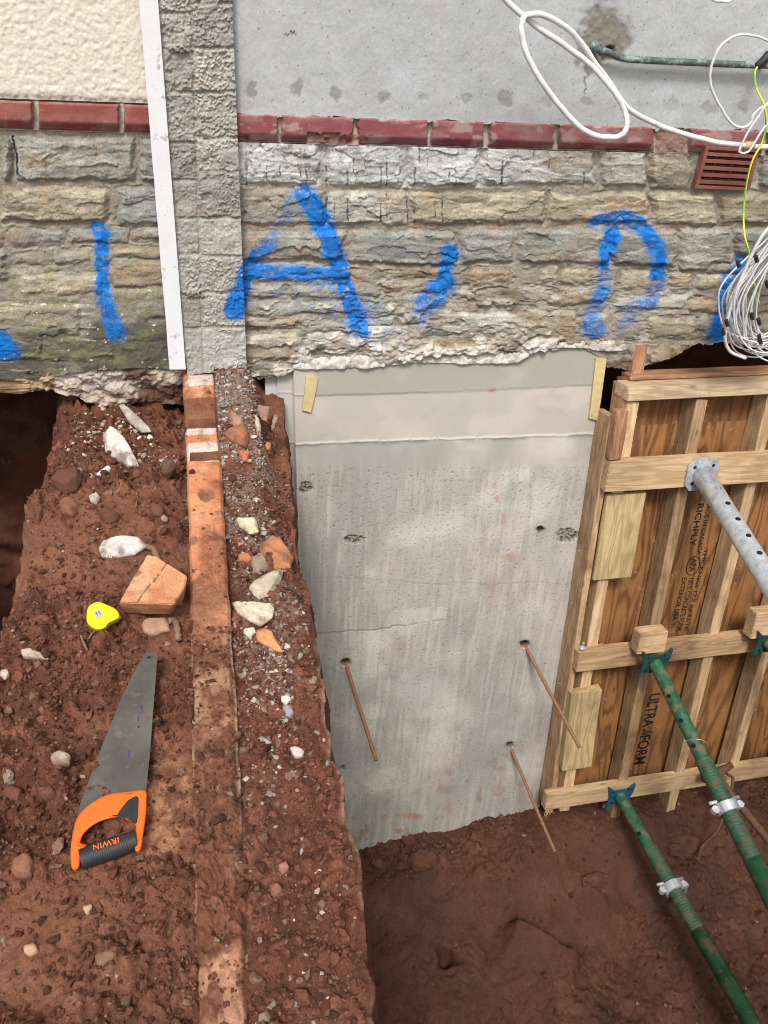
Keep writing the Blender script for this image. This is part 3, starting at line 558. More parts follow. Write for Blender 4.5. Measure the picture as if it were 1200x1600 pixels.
def ledge():
    ys=np.concatenate([np.arange(-.9,.2,.02),np.arange(.2,2.95,.0042),np.arange(2.95,3.3,.02)])
    nt_=190; na=60; nb=70
    Y=ys[:,None]; xl=XL(Y);xr=XR(Y)
    s=np.linspace(0,1,nt_)[None]; X=xl+(xr-xl)*s; Yt=np.broadcast_to(Y,X.shape)
    t=ss(1.85,2.65,Yt); bl=bx_left(Yt);br=bx_right(Yt)
    L=X<(bl+br)/2
    base=np.where(L,-.015+.013*ss(1.1,.8,Yt)-.15*t-.045*ss(.12,.0,bl-X)*ss(1.4,1.9,Yt)-.012*ss(1.,1.5,Yt),-.004-.043*ss(.8,1.7,Yt)-.09*ss(.12,.20,X)*ss(1.3,1.9,Yt)+.075*ss(2.1,2.6,Yt)*ss(.20,.10,X))
    base=np.where(L,base+.03*np.exp(-((Yt-2.0)/.18)**2-((X+.40)/.1)**2),base)
    edge=np.minimum((X-xl)/.05,(xr-X)/.035); base=base-.03*(1-ss(0,1,edge))**2*(X<0)-.012*(1-ss(0,1,edge))**2*(X>=0)
    ch,cc=clods(X,Yt,3); 
    sm=ss(.1,.5,fbm(X*4,Yt*4,31,3)+.15*(Yt<1.2))      # trodden smooth patches; their lit look is painted in as paler soil
    amt=mix(1.2,.5,sm)*mix(1.,1.15,ss(1.25,1.7,Yt))*np.where(L,1.,.6); Z=base+ch*amt+fbm(X*3,Yt*3,12,4)*.012-.01+(1-np.abs(fbm(X*11,Yt*11,13,4)))**2*.02*ss(1.3,1.8,Yt)*L*.8-.010*ss(1.3,1.8,Yt)*L
    col=soilcol(X,Yt)*cc[...,None]
    col=cmix(col,(.225,.098,.056),sm*.55)
    # brick edging region : soil ducks under it
    inb=ss(0,.012,X-bl)*ss(0,.012,br-X); duck=-.035+.034*ss(.85,.45,Yt)*ss(-.25,.25,fbm(X*14,Yt*9,39,3)); Z=Z*(1-inb)+duck*inb
    # pale orange smear left of the edging and at the right rim
    k=np.exp(-((Yt-.93)/.12)**2-((X+.135)/.045)**2); col=cmix(col,(.44,.23,.12),k*ss(-.2,.3,fbm(X*30,Yt*30,35,4)))
    rim=(1-ss(.0,.012,xr-X))*ss(-.2,.2,fbm(Yt*14,X*3,37,3)+.15); col=cmix(col,(.42,.27,.18),rim*.5*ss(1.5,1.2,Yt))
    # gravel dusting right
    g=(X>br)*ss(1.1,1.5,Yt)*ss(-.2,.2,fbm(X*12,Yt*8,38,3)+.1)*ss(.20,.15,X); col=cmix(col,(.20,.16,.13),g*.5)
    # side walls
    def side(x0,z0,zb,n,sg,sd):
        q=(np.linspace(0,1,n)**1.3)[None]; Zs=z0+(zb-z0)*q; Ys=np.broadcast_to(Y,Zs.shape)
        lean=(.02 if sg<0 else -.02)
        Xs=x0+sg*(lean*q+ (fbm(Ys*9,Zs*9,sd,4)*.03+clods(Ys,Zs,sd+5)[0]*.3)*ss(0,.05,q))
        C=soilcol(Ys,Zs,sd)*.9; 
        if sg>0: C=cmix(C,(.38,.24,.16),.6*(1-ss(.0,.02,q))*ss(1.5,1.2,Ys)*ss(-.2,.2,fbm(Ys*14,Ys*0,37,3)+.1)*.7)
        return Xs,Ys,Zs,C
    lw=side(xl,Z[:,:1],-2.4,na,-1,61); rw=side(xr,Z[:,-1:],-2.95,nb,1,66)
    XX=np.concatenate([lw[0][:,:0:-1],X,rw[0][:,1:]],1);YY=np.concatenate([lw[1][:,:0:-1],Yt,rw[1][:,1:]],1)
    ZZ=np.concatenate([lw[2][:,:0:-1],Z,rw[2][:,1:]],1);CC=np.concatenate([lw[3][:,:0:-1],col,rw[3][:,1:]],1)
    o=npmesh('soil_ledge',np.stack([XX,YY,ZZ],-1),gridq(*XX.shape,True),M_soil,None,CC); tag(o,kind='structure')
    return lambda x,y: float(Z[np.argmin(abs(ys-y)),int(np.clip((x-XL(np.array(y)))/(XR(np.array(y))-XL(np.array(y))),0,1)*(nt_-1))])
LZ=ledge()
# brick edging strip: top of an old brick wall
def edging():
    ys=np.arange(-.9,2.80,.0032); nt_=44; Y=ys[:,None]; s=np.linspace(0,1,nt_)[None]
    px,py=proj(np.full(ys.shape,-.04),ys,np.zeros(ys.shape)); py=py[:,None]*np.ones((1,nt_)); py=np.where(Y<.3,1600,py)
    wl=fbm(Y*16,Y*0,3,3)*.002; wr=fbm(Y*12,Y*0,4,4)*.005*ss(2.2,1.6,Y)
    xl=bx_left(Y)+wl; xr=bx_right(Y)+wr; X=xl+(xr-xl)*s; Yt=np.broadcast_to(Y,X.shape)
    # top level by course breaks
    z=np.interp(py,[560,585,587,622,624,640,642,655,658,690,694,700,716,720,1600],[.0,.0,.0,.0,-.02,-.03,-.05,-.045,-.028,-.028,-.045,-.05,-.035,0,0])
    z=z+fbm(X*25,Yt*25,5,4)*.004+fbm(X*90,Yt*90,6,3)*.0015
    ms=ss(-.1,.5,fbm(X*16,Yt*9,7,5)+.22*ss(800,900,py)-.25*(py<840)+.02)     # mud cover
    F,F2,a,b,dx,dy=wor(X*110,Yt*110,4); F3=wor(X*45,Yt*45,5)
    ch,chc=clods(X,Yt,23); near=ss(1.5,.8,Yt)
    ms=np.clip(ms*.8+near*ss(-.12,.14,fbm(X*13,Yt*8,29,5)+.07),0,1)
    z=z+ms*(.003+(1-F)*.004+(1-F3[0])*.005*(F3[2]>.5)+ch*.62*near)
    z=z-.014*(1-ss(0,.10,s))**2-(.012+.012*near*(1+2*fbm(Yt*9,X*3,30,3)))*(1-ss(0,.12+.2*near,1-s))**2
    hole=np.hypot((px[:,None]*0+X-(-.035))/.03,(py-772)/13)+fbm(X*40,Yt*20,8,3)*.4; he=1-ss(.6,1.,hole); z=z-he*.007
    z=z-.010*ss(1250,1500,py)*(1+fbm(X*20,Yt*12,28,3))
    c=np.zeros(X.shape+(3,)); c[:]=(.50,.20,.10); c*=(1+.22*fbm(X*20,Yt*20,9,4))[...,None]
    c=cmix(c,(.56,.30,.16),ss(.0,.5,fbm(X*8,Yt*8,10,3))*.6); c=cmix(c,(.50,.30,.2),ss(900,1050,py)*.7)
    lb=(ss(.15,.5,fbm(X*10,Yt*6,15,4)+.15*(py>950)))[...,None]; c=c*(1-lb*.8)+np.array((.52,.34,.21))*lb*.8
    mort=((py>584)&(py<602)&(fbm(X*30,Yt*9,11,3)>-.25))|((py>655)&(py<668))|((py>680)&(py<702))|((py>700)&(py<722)&(X>-.04)); c=cmix(c,(.56,.50,.45),mort*.85)
    dk=((py>622)&(py<655)).astype(float); c=cmix(c,(.16,.075,.045),dk*.85)
    c=cmix(c,(.16,.08,.05),he*.7)
    gy=ss(.0,.4,fbm(X*20,Yt*8,16,3)+.2)*((py>800)&(py<850)); c=cmix(c,(.16,.12,.085),gy*.8)
    sc_=soilcol(X,Yt,3)*1.05*chc[...,None]; c=c*(1-.93*ms[...,None])+sc_*.93*ms[...,None]; c=c*(1+ms*(b-.5)*.4)[...,None]
    pr=np.exp(-((py-580)/7)**2)*(s>.4); c=cmix(c,(.42,.2,.2),pr*.6)
    global EZ; EZ=lambda x,y: float(z[min(np.searchsorted(ys,y),len(ys)-1),nt_//2])
    ed=(1-ss(0,.07,s))*ss(-.1,.3,fbm(Yt*25,X*4,17,3)+.1)*(py>850); c=cmix(c,(.52,.33,.2),ed*.7)
    er=(1-ss(0,.1,1-s))*ss(-.2,.3,fbm(Yt*18,X*4,18,3))*(py>950)*(py<1250); c=cmix(c,(.50,.36,.26),er*.7)
    # sides
    n=22; q=np.linspace(0,1,n)[None]; Zs=z[:,:1]+(-.26-z[:,:1])*q; Ys=np.broadcast_to(Y,Zs.shape); 
    jt=(np.abs((Zs+.07)%.075-.006)<.006)
    Xa=xl+ (fbm(Ys*40,Zs*40,19,3)*.002+jt*.004)*ss(0,.1,q); Xb=xr-(fbm(Ys*40,Zs*40,20,3)*.002+jt*.004)*ss(0,.1,q)
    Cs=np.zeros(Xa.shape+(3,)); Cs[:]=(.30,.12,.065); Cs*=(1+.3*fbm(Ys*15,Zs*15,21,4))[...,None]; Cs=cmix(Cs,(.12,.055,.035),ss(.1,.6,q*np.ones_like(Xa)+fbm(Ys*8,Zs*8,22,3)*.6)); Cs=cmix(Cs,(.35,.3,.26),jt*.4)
    Zb=z[:,-1:]+(-.26-z[:,-1:])*q
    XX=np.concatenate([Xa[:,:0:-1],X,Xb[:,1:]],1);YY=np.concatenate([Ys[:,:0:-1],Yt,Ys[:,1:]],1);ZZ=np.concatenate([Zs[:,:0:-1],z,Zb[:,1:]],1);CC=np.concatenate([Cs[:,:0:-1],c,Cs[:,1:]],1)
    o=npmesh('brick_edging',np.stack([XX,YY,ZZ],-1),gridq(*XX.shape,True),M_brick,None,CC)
    tag(o,'long strip of orange brick wall top, half muddy, running out from the block pier','edging')
edging()
# ================================================================ PIT FLOOR, trench, surrounding ground
def floorz(x,y):
    return -2.65+.13*ss(.9,1.7,x)*ss(1.4,2.2,y)+.06*ss(1.2,2.2,y)+.05*np.exp(-((x-.85)/.2)**2-((y-2.05)/.12)**2)+fbm(x*1.7,y*1.7,5,4)*.07+fbm(x*5,y*5,6,4)*.03+.06*np.exp(-((x-1.2)/.1)**2-((y-1.93)/.09)**2)
def pit():
    xs=axis(.1,4.2,.1,3.0,.0075,.05); ys=axis(-.9,3.3,.9,2.5,.0075,.05); X,Y=np.meshgrid(xs,ys,indexing='ij')
    h,cc=clods(X,Y,8); sm=ss(-.25,.35,fbm(X*2.2,Y*2.2,9,3)); Z=floorz(X,Y)+h*mix(.8,.22,sm)+fbm(X*14,Y*14,14,6,.6)*.012
    a=G(800,1448,-2.6);b=G(905,1492,-2.6); ax,ay=a[:2];bx_,by=b[:2]; t=np.clip(((X-ax)*(bx_-ax)+(Y-ay)*(by-ay))/((bx_-ax)**2+(by-ay)**2),0,1)
    dd=np.hypot(X-ax-t*(bx_-ax),Y-ay-t*(by-ay)); sgn=(X-ax)*(by-ay)-(Y-ay)*(bx_-ax)
    sd_=sgn/math.hypot(bx_-ax,by-ay)+fbm(X*12,Y*12,16,4)*.02; win=ss(-.12,.1,((X-ax)*(bx_-ax)+(Y-ay)*(by-ay))/((bx_-ax)**2+(by-ay)**2))*ss(1.12,.9,((X-ax)*(bx_-ax)+(Y-ay)*(by-ay))/((bx_-ax)**2+(by-ay)**2))
    Z=Z+win*(np.where(sd_>0,.085*np.exp(-sd_/.11),-.12*np.exp(sd_/.05)))
    g=G(697,1495,-2.6); Z=Z-.10*(1-ss(.005,.055,np.hypot((X-g[0])/1,(Y-g[1])/1.8)+fbm(X*18,Y*18,17,3)*.025))
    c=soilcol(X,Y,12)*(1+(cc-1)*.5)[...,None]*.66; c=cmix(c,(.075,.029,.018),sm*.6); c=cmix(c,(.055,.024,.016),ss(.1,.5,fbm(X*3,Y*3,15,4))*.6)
    global PZ; PZ=lambda x,y: float(Z[min(np.searchsorted(xs,x),len(xs)-1),min(np.searchsorted(ys,y),len(ys)-1)])
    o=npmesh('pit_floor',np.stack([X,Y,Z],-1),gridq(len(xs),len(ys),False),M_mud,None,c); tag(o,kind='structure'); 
pit()
def panel(name,P,nu,nv,amp,mat,dirn,s,kind='structure',dark=1.):  # rough soil face on a quad P00,P10,P11,P01
    u=np.linspace(0,1,nu)[:,None,None]; v=np.linspace(0,1,nv)[None,:,None]; P=[np.array(q,float) for q in P]
    B=(P[0]*(1-u)+P[1]*u)*(1-v)+(P[3]*(1-u)+P[2]*u)*v; L=np.linalg.norm(P[1]-P[0]);H_=np.linalg.norm(P[3]-P[0])
    U=(u*L+0*v)[...,0];Vv=(v*H_+0*u)[...,0]; h=fbm(U*3,Vv*3,s,5)*amp+clods(U,Vv,s+2)[0]*.6
    B=B+h[...,None]*np.array(dirn,float); c=soilcol(U,Vv,s)*dark
    o=npmesh(name,B,gridq(nu,nv),mat,None,c); tag(o,kind=kind); return o
panel('soil_bank',[(-1.5,3.35,-2.5),(4.3,3.35,-2.5),(4.3,3.35,.1),(-1.5,3.35,.1)],400,110,.05,M_soil,(0,-1,0),41)
panel('soil_bank',[(.1,3.3,-3.),(4.3,3.3,-3.),(4.3,3.3,-1.5),(.1,3.3,-1.5)],60,30,.03,M_soil,(0,-1,0),42)
panel('soil_bank',[(-1.45,-.9,-2.5),(-1.45,3.4,-2.5),(-1.45,3.4,0.02),(-1.45,-.9,0.02)],200,80,.04,M_soil,(1,0,0),43)
panel('trench_floor',[(-1.5,-.9,-2.3),(-.2,-.9,-2.3),(-.2,3.4,-2.3),(-1.5,3.4,-2.3)],90,300,.05,M_soil,(0,0,1),44)
panel('soil_bank',[(4.2,-.9,-3),(4.2,3.4,-3),(4.2,3.4,0.02),(4.2,-.9,0.02)],90,80,.04,M_soil,(-1,0,0),45)
panel('soil_bank',[(.1,-.88,-3),(4.3,-.88,-3),(4.3,-.88,0.02),(.1,-.88,0.02)],160,100,.04,M_soil,(0,1,0),46)
panel('soil_bank',[(-1.5,-.88,-2.5),(-.5,-.88,-2.5),(-.5,-.88,0.02),(-1.5,-.88,0.02)],40,50,.04,M_soil,(0,1,0),47)
mb=MB()
for (a,b,c_,e) in [(-60,-60,60,-.86),(-60,-.86,-1.42,2.72),(4.18,-.86,60,2.72)]: mb.add([(a,b,-.004),(c_,b,-.004),(c_,e,-.004),(a,e,-.004)],[(0,1,2,3)])
tag(mb.build('ground',M_far),kind='structure')
mb=MB(); mb.hexa([(-3.2,YW+.33,.03),(4.2,YW+.33,.03),(4.2,9,.03),(-3.2,9,.03),(-3.2,YW+.33,.12),(4.2,YW+.33,.12),(4.2,9,.12),(-3.2,9,.12)])
mb.hexa([(-3.2,3.36,-1.6),(4.3,3.36,-1.6),(4.3,9,-1.6),(-3.2,9,-1.6),(-3.2,3.36,.03),(4.3,3.36,.03),(4.3,9,.03),(-3.2,9,.03)])
tag(mb.build('light_stop_floor',M_far),kind='structure')  # unseen slabs added to stop light leaking into the void under the wall
# ================================================================ CONCRETE UNDERPIN
pin=empty('concrete_underpin',FW(.9,2.4,0),'smooth grey cast concrete underpinning block under the right house wall','concrete block')
def vjoint(v0,v1,u,u0=.3,u1=1.56): return v0+(v1-v0)*(u-u0)/(u1-u0)
def concrete():
    us=np.arange(.245,1.60,.0035); vs=np.arange(-.05,2.82,.0035); U,V=np.meshgrid(us,vs,indexing='ij')
    top=np.interp(U,[.2,.33,.42,.6,.8,1.0,1.2,1.28,1.35,1.42,1.5,1.56,1.7],[.0,.0,-.0,.0,-.012,.0,-.0,-.045,-.06,-.058,-.052,-.04,-.04])+fbm(U*14,U*0,5,4)*.012
    V=top+(2.82-top)*((V+.05)/2.87)
    P=FO+FU*U[...,None]+FV*V[...,None]; px,py=proj(P[...,0],P[...,1],P[...,2])
    j1=np.interp(px,[460,500,930,1000],[694,692,678,676])+fbm(px/16,px*0,6,3)*2.; j0=np.interp(px,[490,700,925],[616,611,600])+fbm(px/20,px*0,7,2)*1.
    j2=np.interp(px,[480,580,700],[991,984,966]); j3=1036
    h=np.zeros(U.shape)+fbm(U*2,V*2,8,3)*.003+fbm(U*30,V*12,9,3)*.0006
    h+=np.where(py<j0,.003,0)*(px>490)
    h+=.0035*np.exp(-((py-j1)/1.6)**2)*(fbm(px/9,px*0,3,2)>-.5)+.0022*np.exp(-((py-j0-1)/1.4)**2)
    cr_=np.exp(-((py-j2-fbm(px/12,px*0,4,3)*3)/1.1)**2)*(px<705)*(fbm(px/14,px*0,14,2)>-.4); h-=cr_*.002
    c=np.zeros(U.shape+(3,)); c[:]=(.39,.36,.32)
    c=cmix(c,(.49,.455,.405),ss(-.3,.4,fbm(U*3,V*2.2,10,4)+.1)*.6)
    c=cmix(c,(.46,.37,.31),ss(.05,.45,fbm(U*5,V*4,61,4))*.5); c=cmix(c,(.58,.54,.48),ss(.1,.4,fbm(U*3,V*5,63,5))*.5); c=c*(1+.2*fbm(U*11,V*9,62,5))[...,None]; c=cmix(c,(.30,.285,.26),ss(-.05,.5,fbm(U*2.4,V*2,11,4)+.2*ss(820,1000,py)-.05)*.65)
    low=ss(700,760,py)
    stk=ss(-.1,.5,fbm(U*70+V*3,V*5,12,3)+fbm(U*5,V*4,13,3)*.5)*low; c=cmix(c,(.60,.56,.50),stk*.30)
    std=ss(.1,.6,fbm(U*60+V*3,V*4,15,3)+fbm(U*4,V*3,16,3)*.6)*low; c=cmix(c,(.25,.235,.21),std*.34)
    up=(py<j1)&(py>=j0); c=np.where(up[...,None],cmix(np.zeros(c.shape)+np.array((.43,.39,.345)),(.51,.455,.40),ss(-.1,.5,fbm(U*7,V*9,17,4))*.7),c); c=np.where(up[...,None],cmix(c,(.40,.385,.35),ss(.1,.5,fbm(U*5,V*7,27,4))*.5),c)
    tp=(py<j0)&(px>490); c=np.where(tp[...,None],cmix(np.zeros(c.shape)+np.array((.34,.325,.275)),(.42,.395,.33),ss(.0,.6,fbm(U*7,V*9,18,4))*.6),c)
    gl=(px<490)|(px>1600); c=np.where((gl&(py<j1))[...,None],cmix(c,(.47,.42,.36),np.full(U.shape,.5)),c)
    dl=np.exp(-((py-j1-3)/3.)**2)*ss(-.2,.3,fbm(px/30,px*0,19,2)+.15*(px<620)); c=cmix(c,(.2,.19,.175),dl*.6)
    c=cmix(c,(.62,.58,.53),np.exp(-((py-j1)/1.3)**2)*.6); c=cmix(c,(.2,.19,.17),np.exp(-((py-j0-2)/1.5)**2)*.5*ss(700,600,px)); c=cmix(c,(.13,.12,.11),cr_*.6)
    c=cmix(c,(.30,.31,.31),ss(1030,1045,py)*ss(.0,.4,fbm(U*3,V*3,20,3)+.25)*.3)
    wt=ss(.05,.35,fbm(U*6,V*8,29,4))-ss(.4,.6,fbm(U*6,V*8,29,4)); c=cmix(c,(.36,.33,.28),wt*.35*(py<j1))
    sc2=(np.abs(V-1.0-(U-.9)*.12-fbm(U*4,U*0,31,3)*.02)<.002)|(np.abs(U-.62-(V-.6)*.25)<.0016)*(V<.75)*(V>.5); c=cmix(c,(.24,.22,.2),sc2*.5)
    # bug holes
    for (sc,th,dp,seed) in ((30,.09,.004,3),(60,.12,.003,4),(110,.15,.002,6)):
        F1,F2,a,b,dx,dy=wor(U*sc+fbm(U*40,V*40,2,2)*.3,V*sc*.9,seed); on=(a>.30-.15*ss(950,1250,py))&(b>.25)&(py>730-sc*.0); 
        e=(1-ss(th*.6,th*1.1,F1*(.8+.5*b)))*on; h-=e*dp; c=cmix(c,(.14,.125,.11),e*.75)
    for (x,y,rx,ry) in ((552,843,19,8),(886,836,22,12),(478,762,14,10),(536,1200,6,5)):   # honeycombed patches
        q=np.hypot((px-x)/rx,(py-y)/ry)+fbm(px/6,py/6,21,3)*.35; e=1-ss(.6,1.,q); F1,F2,a,b,dx,dy=wor(px/4.5,py/4,9)
        h-=e*(.012-(.7-F1)*.014); c=cmix(c,(.27,.24,.21),e); c=c*(1-e*.6*(F1>.45))[...,None]
    for (x,y,r) in ((845,828,6.5),(820,1007,8),(540,1035,8),(797,1165,7)):
        q=np.hypot(px-x,(py-y)*1.15)/r+fbm(px/3,py/3,22,2)*.2; e=1-ss(.75,1.,q); h-=e*.03; c=cmix(c,(.035,.03,.028),e*.95)
        rg=np.exp(-((q-1.2)/.25)**2); c=cmix(c,(.22,.15,.11),rg*.4)
    # red soil smears
    for (x,y,rx,ry,k) in ((770,610,9,5,.9),(774,760,5,12,.5),(776,780,6,6,.7),(785,815,6,18,.35),(795,870,16,8,.5),(768,915,10,22,.3),(715,750,60,3,.3),(640,1275,22,7,.9),(600,1277,10,5,.7),(700,1262,8,12,.5),(880,718,26,4,.2)):
        q=np.hypot((px-x)/rx,(py-y)/ry)+fbm(px/10,py/10,int(x)%50,3)*.6; c=cmix(c,(.36,.15,.08),(1-ss(.3,1.1,q))*k*.75)
    c=cmix(c,(.26,.13,.08),ss(1180,1320,py+fbm(px/20,py/20,24,3)*50-np.interp(px,[560,840],[0,-80]))*ss(.15,.55,fbm(px/16,py/14,25,4))*.55)
    rt=1-ss(.303,.307,U+fbm(V*6,V*0,26,3)*.003); h=h-rt*.028; c=cmix(c,(.45,.43,.39),rt*.6); c=cmix(c,(.62,.56,.48),np.exp(-((U-.312)/.004)**2)*ss(.25,.4,V)*.5)
    P=P+FN*h[...,None]
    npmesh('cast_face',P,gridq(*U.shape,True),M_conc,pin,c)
    # left return, just visible past the soil
    vs2=np.arange(.13,2.8,.008); ns=np.linspace(0,.055,12); Vv,Nn=np.meshgrid(vs2,ns,indexing='ij'); 
    P=FO+FU*(.262+.0*Nn)[...,None]*1+FV*Vv[...,None]+FN*(-Nn)[...,None]
    mb=MB(); mb.hexa([FW(.20,2.8,-.30),FW(1.62,2.8,-.30),FW(1.62,2.8,-.045),FW(.20,2.8,-.045),FW(.20,-.0,-.30),FW(1.62,-.0,-.30),FW(1.62,.0,-.045),FW(.20,.0,-.045)]); mb.build('cast_body',M_house,pin)
concrete()
def slab(name,mat,parent,u0,u1,v0,v1,n0,n1,bevel=.0015,skew=0.,du=0.,label=None,long='v',tri=None):
    """timber in the plane of the formwork; own axes so that x runs along the grain"""
    L=(v1-v0) if long=='v' else (u1-u0); 
    if long=='v': ax=FV*1.+FU*(skew/L); ax/=np.linalg.norm(ax); ay=FU; az=FN; wdt=u1-u0; org=FW((u0+u1)/2,v0,n0)
    else: ax=FU+FV*(skew/L); ax/=np.linalg.norm(ax); ay=FV; az=FN; wdt=v1-v0; org=FW(u0,(v0+v1)/2,n0)
    T=n1-n0; mb=MB(); ns=max(2,int(L/.12)); r=random.Random(int(1e4*(u0+3*v0)))
    J=lambda a: r.uniform(-a,a)
    V=[];Q=[]
    for k in range(ns+1):
        x=L*k/ns; jj=.0012 if 0<k<ns else .002
        e=J(.004) if k in (0,ns) else 0
        for (yy,zz) in ((-wdt/2,0),(wdt/2,0),(wdt/2,T),(-wdt/2,T)): V.append((x+e+ (J(.003) if k in(0,ns) else 0),yy+J(jj),zz+J(jj)))
    for k in range(ns):
        for q in range(4): Q.append((4*k+q,4*k+(q+1)%4,4*k+4+(q+1)%4,4*k+4+q))
    Q+=[(3,2,1,0),(4*ns,4*ns+1,4*ns+2,4*ns+3)]
    mb.add(V,Q); me=bpy.data.meshes.new(name); me.from_pydata(mb.V,[],mb.Fc); bm=bmesh.new(); bm.from_mesh(me); bmesh.ops.recalc_face_normals(bm,faces=bm.faces)
    if bevel: bmesh.ops.bevel(bm,geom=[e for e in bm.edges if e.calc_face_angle(0)>.6],offset=bevel,segments=2,affect='EDGES')
    bm.to_mesh(me); bm.free(); o=bpy.data.objects.new(name,me); COL.objects.link(o); me.materials.append(mat)
    M=Matrix(((ax[0],ay[0],az[0],org[0]),(ax[1],ay[1],az[1],org[1]),(ax[2],ay[2],az[2],org[2]),(0,0,0,1)))
    if parent: o.parent=parent; o.matrix_parent_inverse=Matrix.Translation(parent.location).inverted()
    o.matrix_basis=M
    if label: o['label']=label
    return o
# short battens left in the top corners of the concrete
def outlined(name,mat,pts,n0,n1,label,cat,parent=None,bevel=.001):
    mb=MB(); a=[F(x,y,n1) for x,y in pts]; mb.prism([FW(u,v,n0) for u,v in a],[FW(u,v,n1) for u,v in a]); o=mb.build(name,mat,parent,bevel=bevel); 
    if label: tag(o,label,cat)
    return o
outlined('wood_batten',M_batten,[(478,589),(497,590),(494,610),(486,645),(472,641),(476,612)],-.01,.012,'small pale wood batten set in the top left corner of the concrete block','batten')
outlined('wood_batten',M_batten,[(931,560),(948,561),(940,620),(934,657),(921,654),(926,610)],-.01,.014,'long pale wood batten set in the top right corner of the concrete block','batten')
# crumbly white mortar packed on top of the concrete
def drypack():
    us=np.arange(.285,1.68,.0032); n=46; U=us[:,None]*np.ones((1,n)); s=np.linspace(0,1,n)[None]*np.ones((len(us),1))
    w=np.interp(us,[.28,.33,.6,.9,1.2,1.35,1.5,1.6,1.68],[.02,.045,.05,.035,.06,.03,.03,.05,.035])[:,None]+fbm(U*14,U*0,5,4)*.022
    P0=FO+FU*U[...,None]; th=s*np.pi
    top=np.interp(U,[.2,.33,.42,.6,.8,1.0,1.2,1.28,1.35,1.42,1.5,1.56,1.7],[.0,.0,-.0,.0,-.012,.0,-.0,-.045,-.06,-.058,-.052,-.04,-.04])
    F1,F2,a,b,dx,dy=wor(U*90,s*7,3); G1=wor(U*40,s*4,5)
    r=w*(.8+.3*fbm(U*20,s*3,6,3))+(.7-F1)*.007+(.6-G1[0])*.012
    V=-top*0; 
    Pz=-top-.004+np.sin(th)*r*1.0; Py=-(.004+np.clip(np.cos(th),-.6,1)*r*.55)+.012
    P=np.stack([U,FO[1]+Py,FO[2]+Pz],-1); c=np.zeros(U.shape+(3,)); c[:]=(.58,.54,.48); c*=(1+.3*(a-.5)+.2*fbm(U*30,s*5,7,3))[...,None]
    c=cmix(c,(.42,.37,.31),ss(.1,.6,fbm(U*11,s*2.5,8,4)+.2*ss(1.4,1.55,U))*.8)
    o=npmesh('mortar_packing',P,gridq(*U.shape,True),M_stone,pin,c); o['label']='crumbly white mortar packed between concrete and stonework'
drypack()
# reinforcing bars
def rebar(p0,p1,label,dep0,d1):
    a=FW(*F(*p0,-.02),-.02); b=DP(*p1,d1); L=np.linalg.norm(b-a); n=int(L/.0035); t=np.linspace(0,1,n)[:,None]
    P=a+(b-a)*t; P=P+np.array([0,0,-1])*(t*(1-t))*.012; r=.0082+.0014*(np.arange(n)%3==0); mb=MB(); mb.tube(P,r,8)
    o=mb.build('reinforcing_bar',M_rust,None,smooth=True); tag(o,label,'reinforcing bar',group='reinforcing bars cast in the concrete'); return o
def depth_of(p): return float((RC.T@(p-C0))[2])
for p0,p1,lab,out in (((540,1036),(588,1188),'shortest rusty bar, sticking out of the left side of the concrete face',.45),((820,1008),(906,1168),'rusty bar with pale cut tip, the upper right one on the concrete',.5),((797,1166),(867,1331),'lowest rusty bar on the concrete, reaching down to the mud',.5)):
    a=FW(*F(*p0,0),0); rebar(p0,p1,lab,0,depth_of(a)-.28*out*2)
# ================================================================ FORMWORK
fw=empty('formwork_panel',FW(2.3,2.4,.05),'timber and plywood shuttering panel with studs and three rails, held by steel props','formwork')
slab('plywood_sheet',M_ply,fw,1.625,3.3,.30,2.42,0.002,.020,.0008,long='v')
slab('plywood_sheet',M_plyd,fw,1.665,3.3,.085,.297,0.002,.0195,.0008,long='v',label='darker plywood strip along the top')
slab('edge_board',M_wood2,fw,1.598,1.628,.22,2.42,.0,.118,.002,skew=-.03)
slab('edge_board',M_wood2,fw,1.655,1.690,.10,.36,.0,.10,.002,label='short reddish board beside the top of the panel')
for k,(ut,ub) in enumerate(((1.665,1.64),(1.985,1.925),(2.325,2.245),(2.655,2.575),(2.985,2.9))):
    slab('stud',M_wood if k!=1 else M_wood2,fw,ut,ut+(.052 if k else .055),.16,2.60 if k in(1,2) else 2.42,.0205,.119,.0018,skew=ub-ut)
slab('edge_block',M_woodr,fw,1.60,1.655,.185,.395,.1195,.165,.003,label='short red-stained block nailed above the upper rail')
slab('top_rail',M_woodl,fw,1.655,3.3,.093,.150,.021,.135,.003,skew=-.02,long='u')
slab('back_rail',M_woodr,fw,1.70,3.3,.068,.088,-.03,.05,.002,skew=-.015,long='u')
slab('post_stub',M_woodr,fw,1.72,1.775,-.055,.09,-.04,.02,.002,label='reddish stub of timber sticking up behind the top rail')
slab('rail',M_wood,fw,1.600,3.3,.402,.540,.1195,.168,.003,skew=.02,long='u')
slab('rail',M_wood2,fw,1.598,3.3,1.362,1.475,.1195,.168,.003,skew=.02,long='u')
slab('rail',M_wood,fw,1.540,3.3,2.248,2.350,.1195,.168,.003,skew=-.01,long='u')
slab('packing_board',M_green,fw,1.628,1.812,.572,.990,.1195,.142,.002,skew=-.0)
slab('packing_board',M_green,fw,1.592,1.752,1.605,2.085,.1195,.166,.002,skew=.02)
slab('packing_block',M_wood,fw,1.855,2.005,1.245,1.362,.1685,.235,.003,long='u')
slab('packing_block',M_wood,fw,2.455,2.60,1.20,1.345,.1685,.235,.003,long='u')
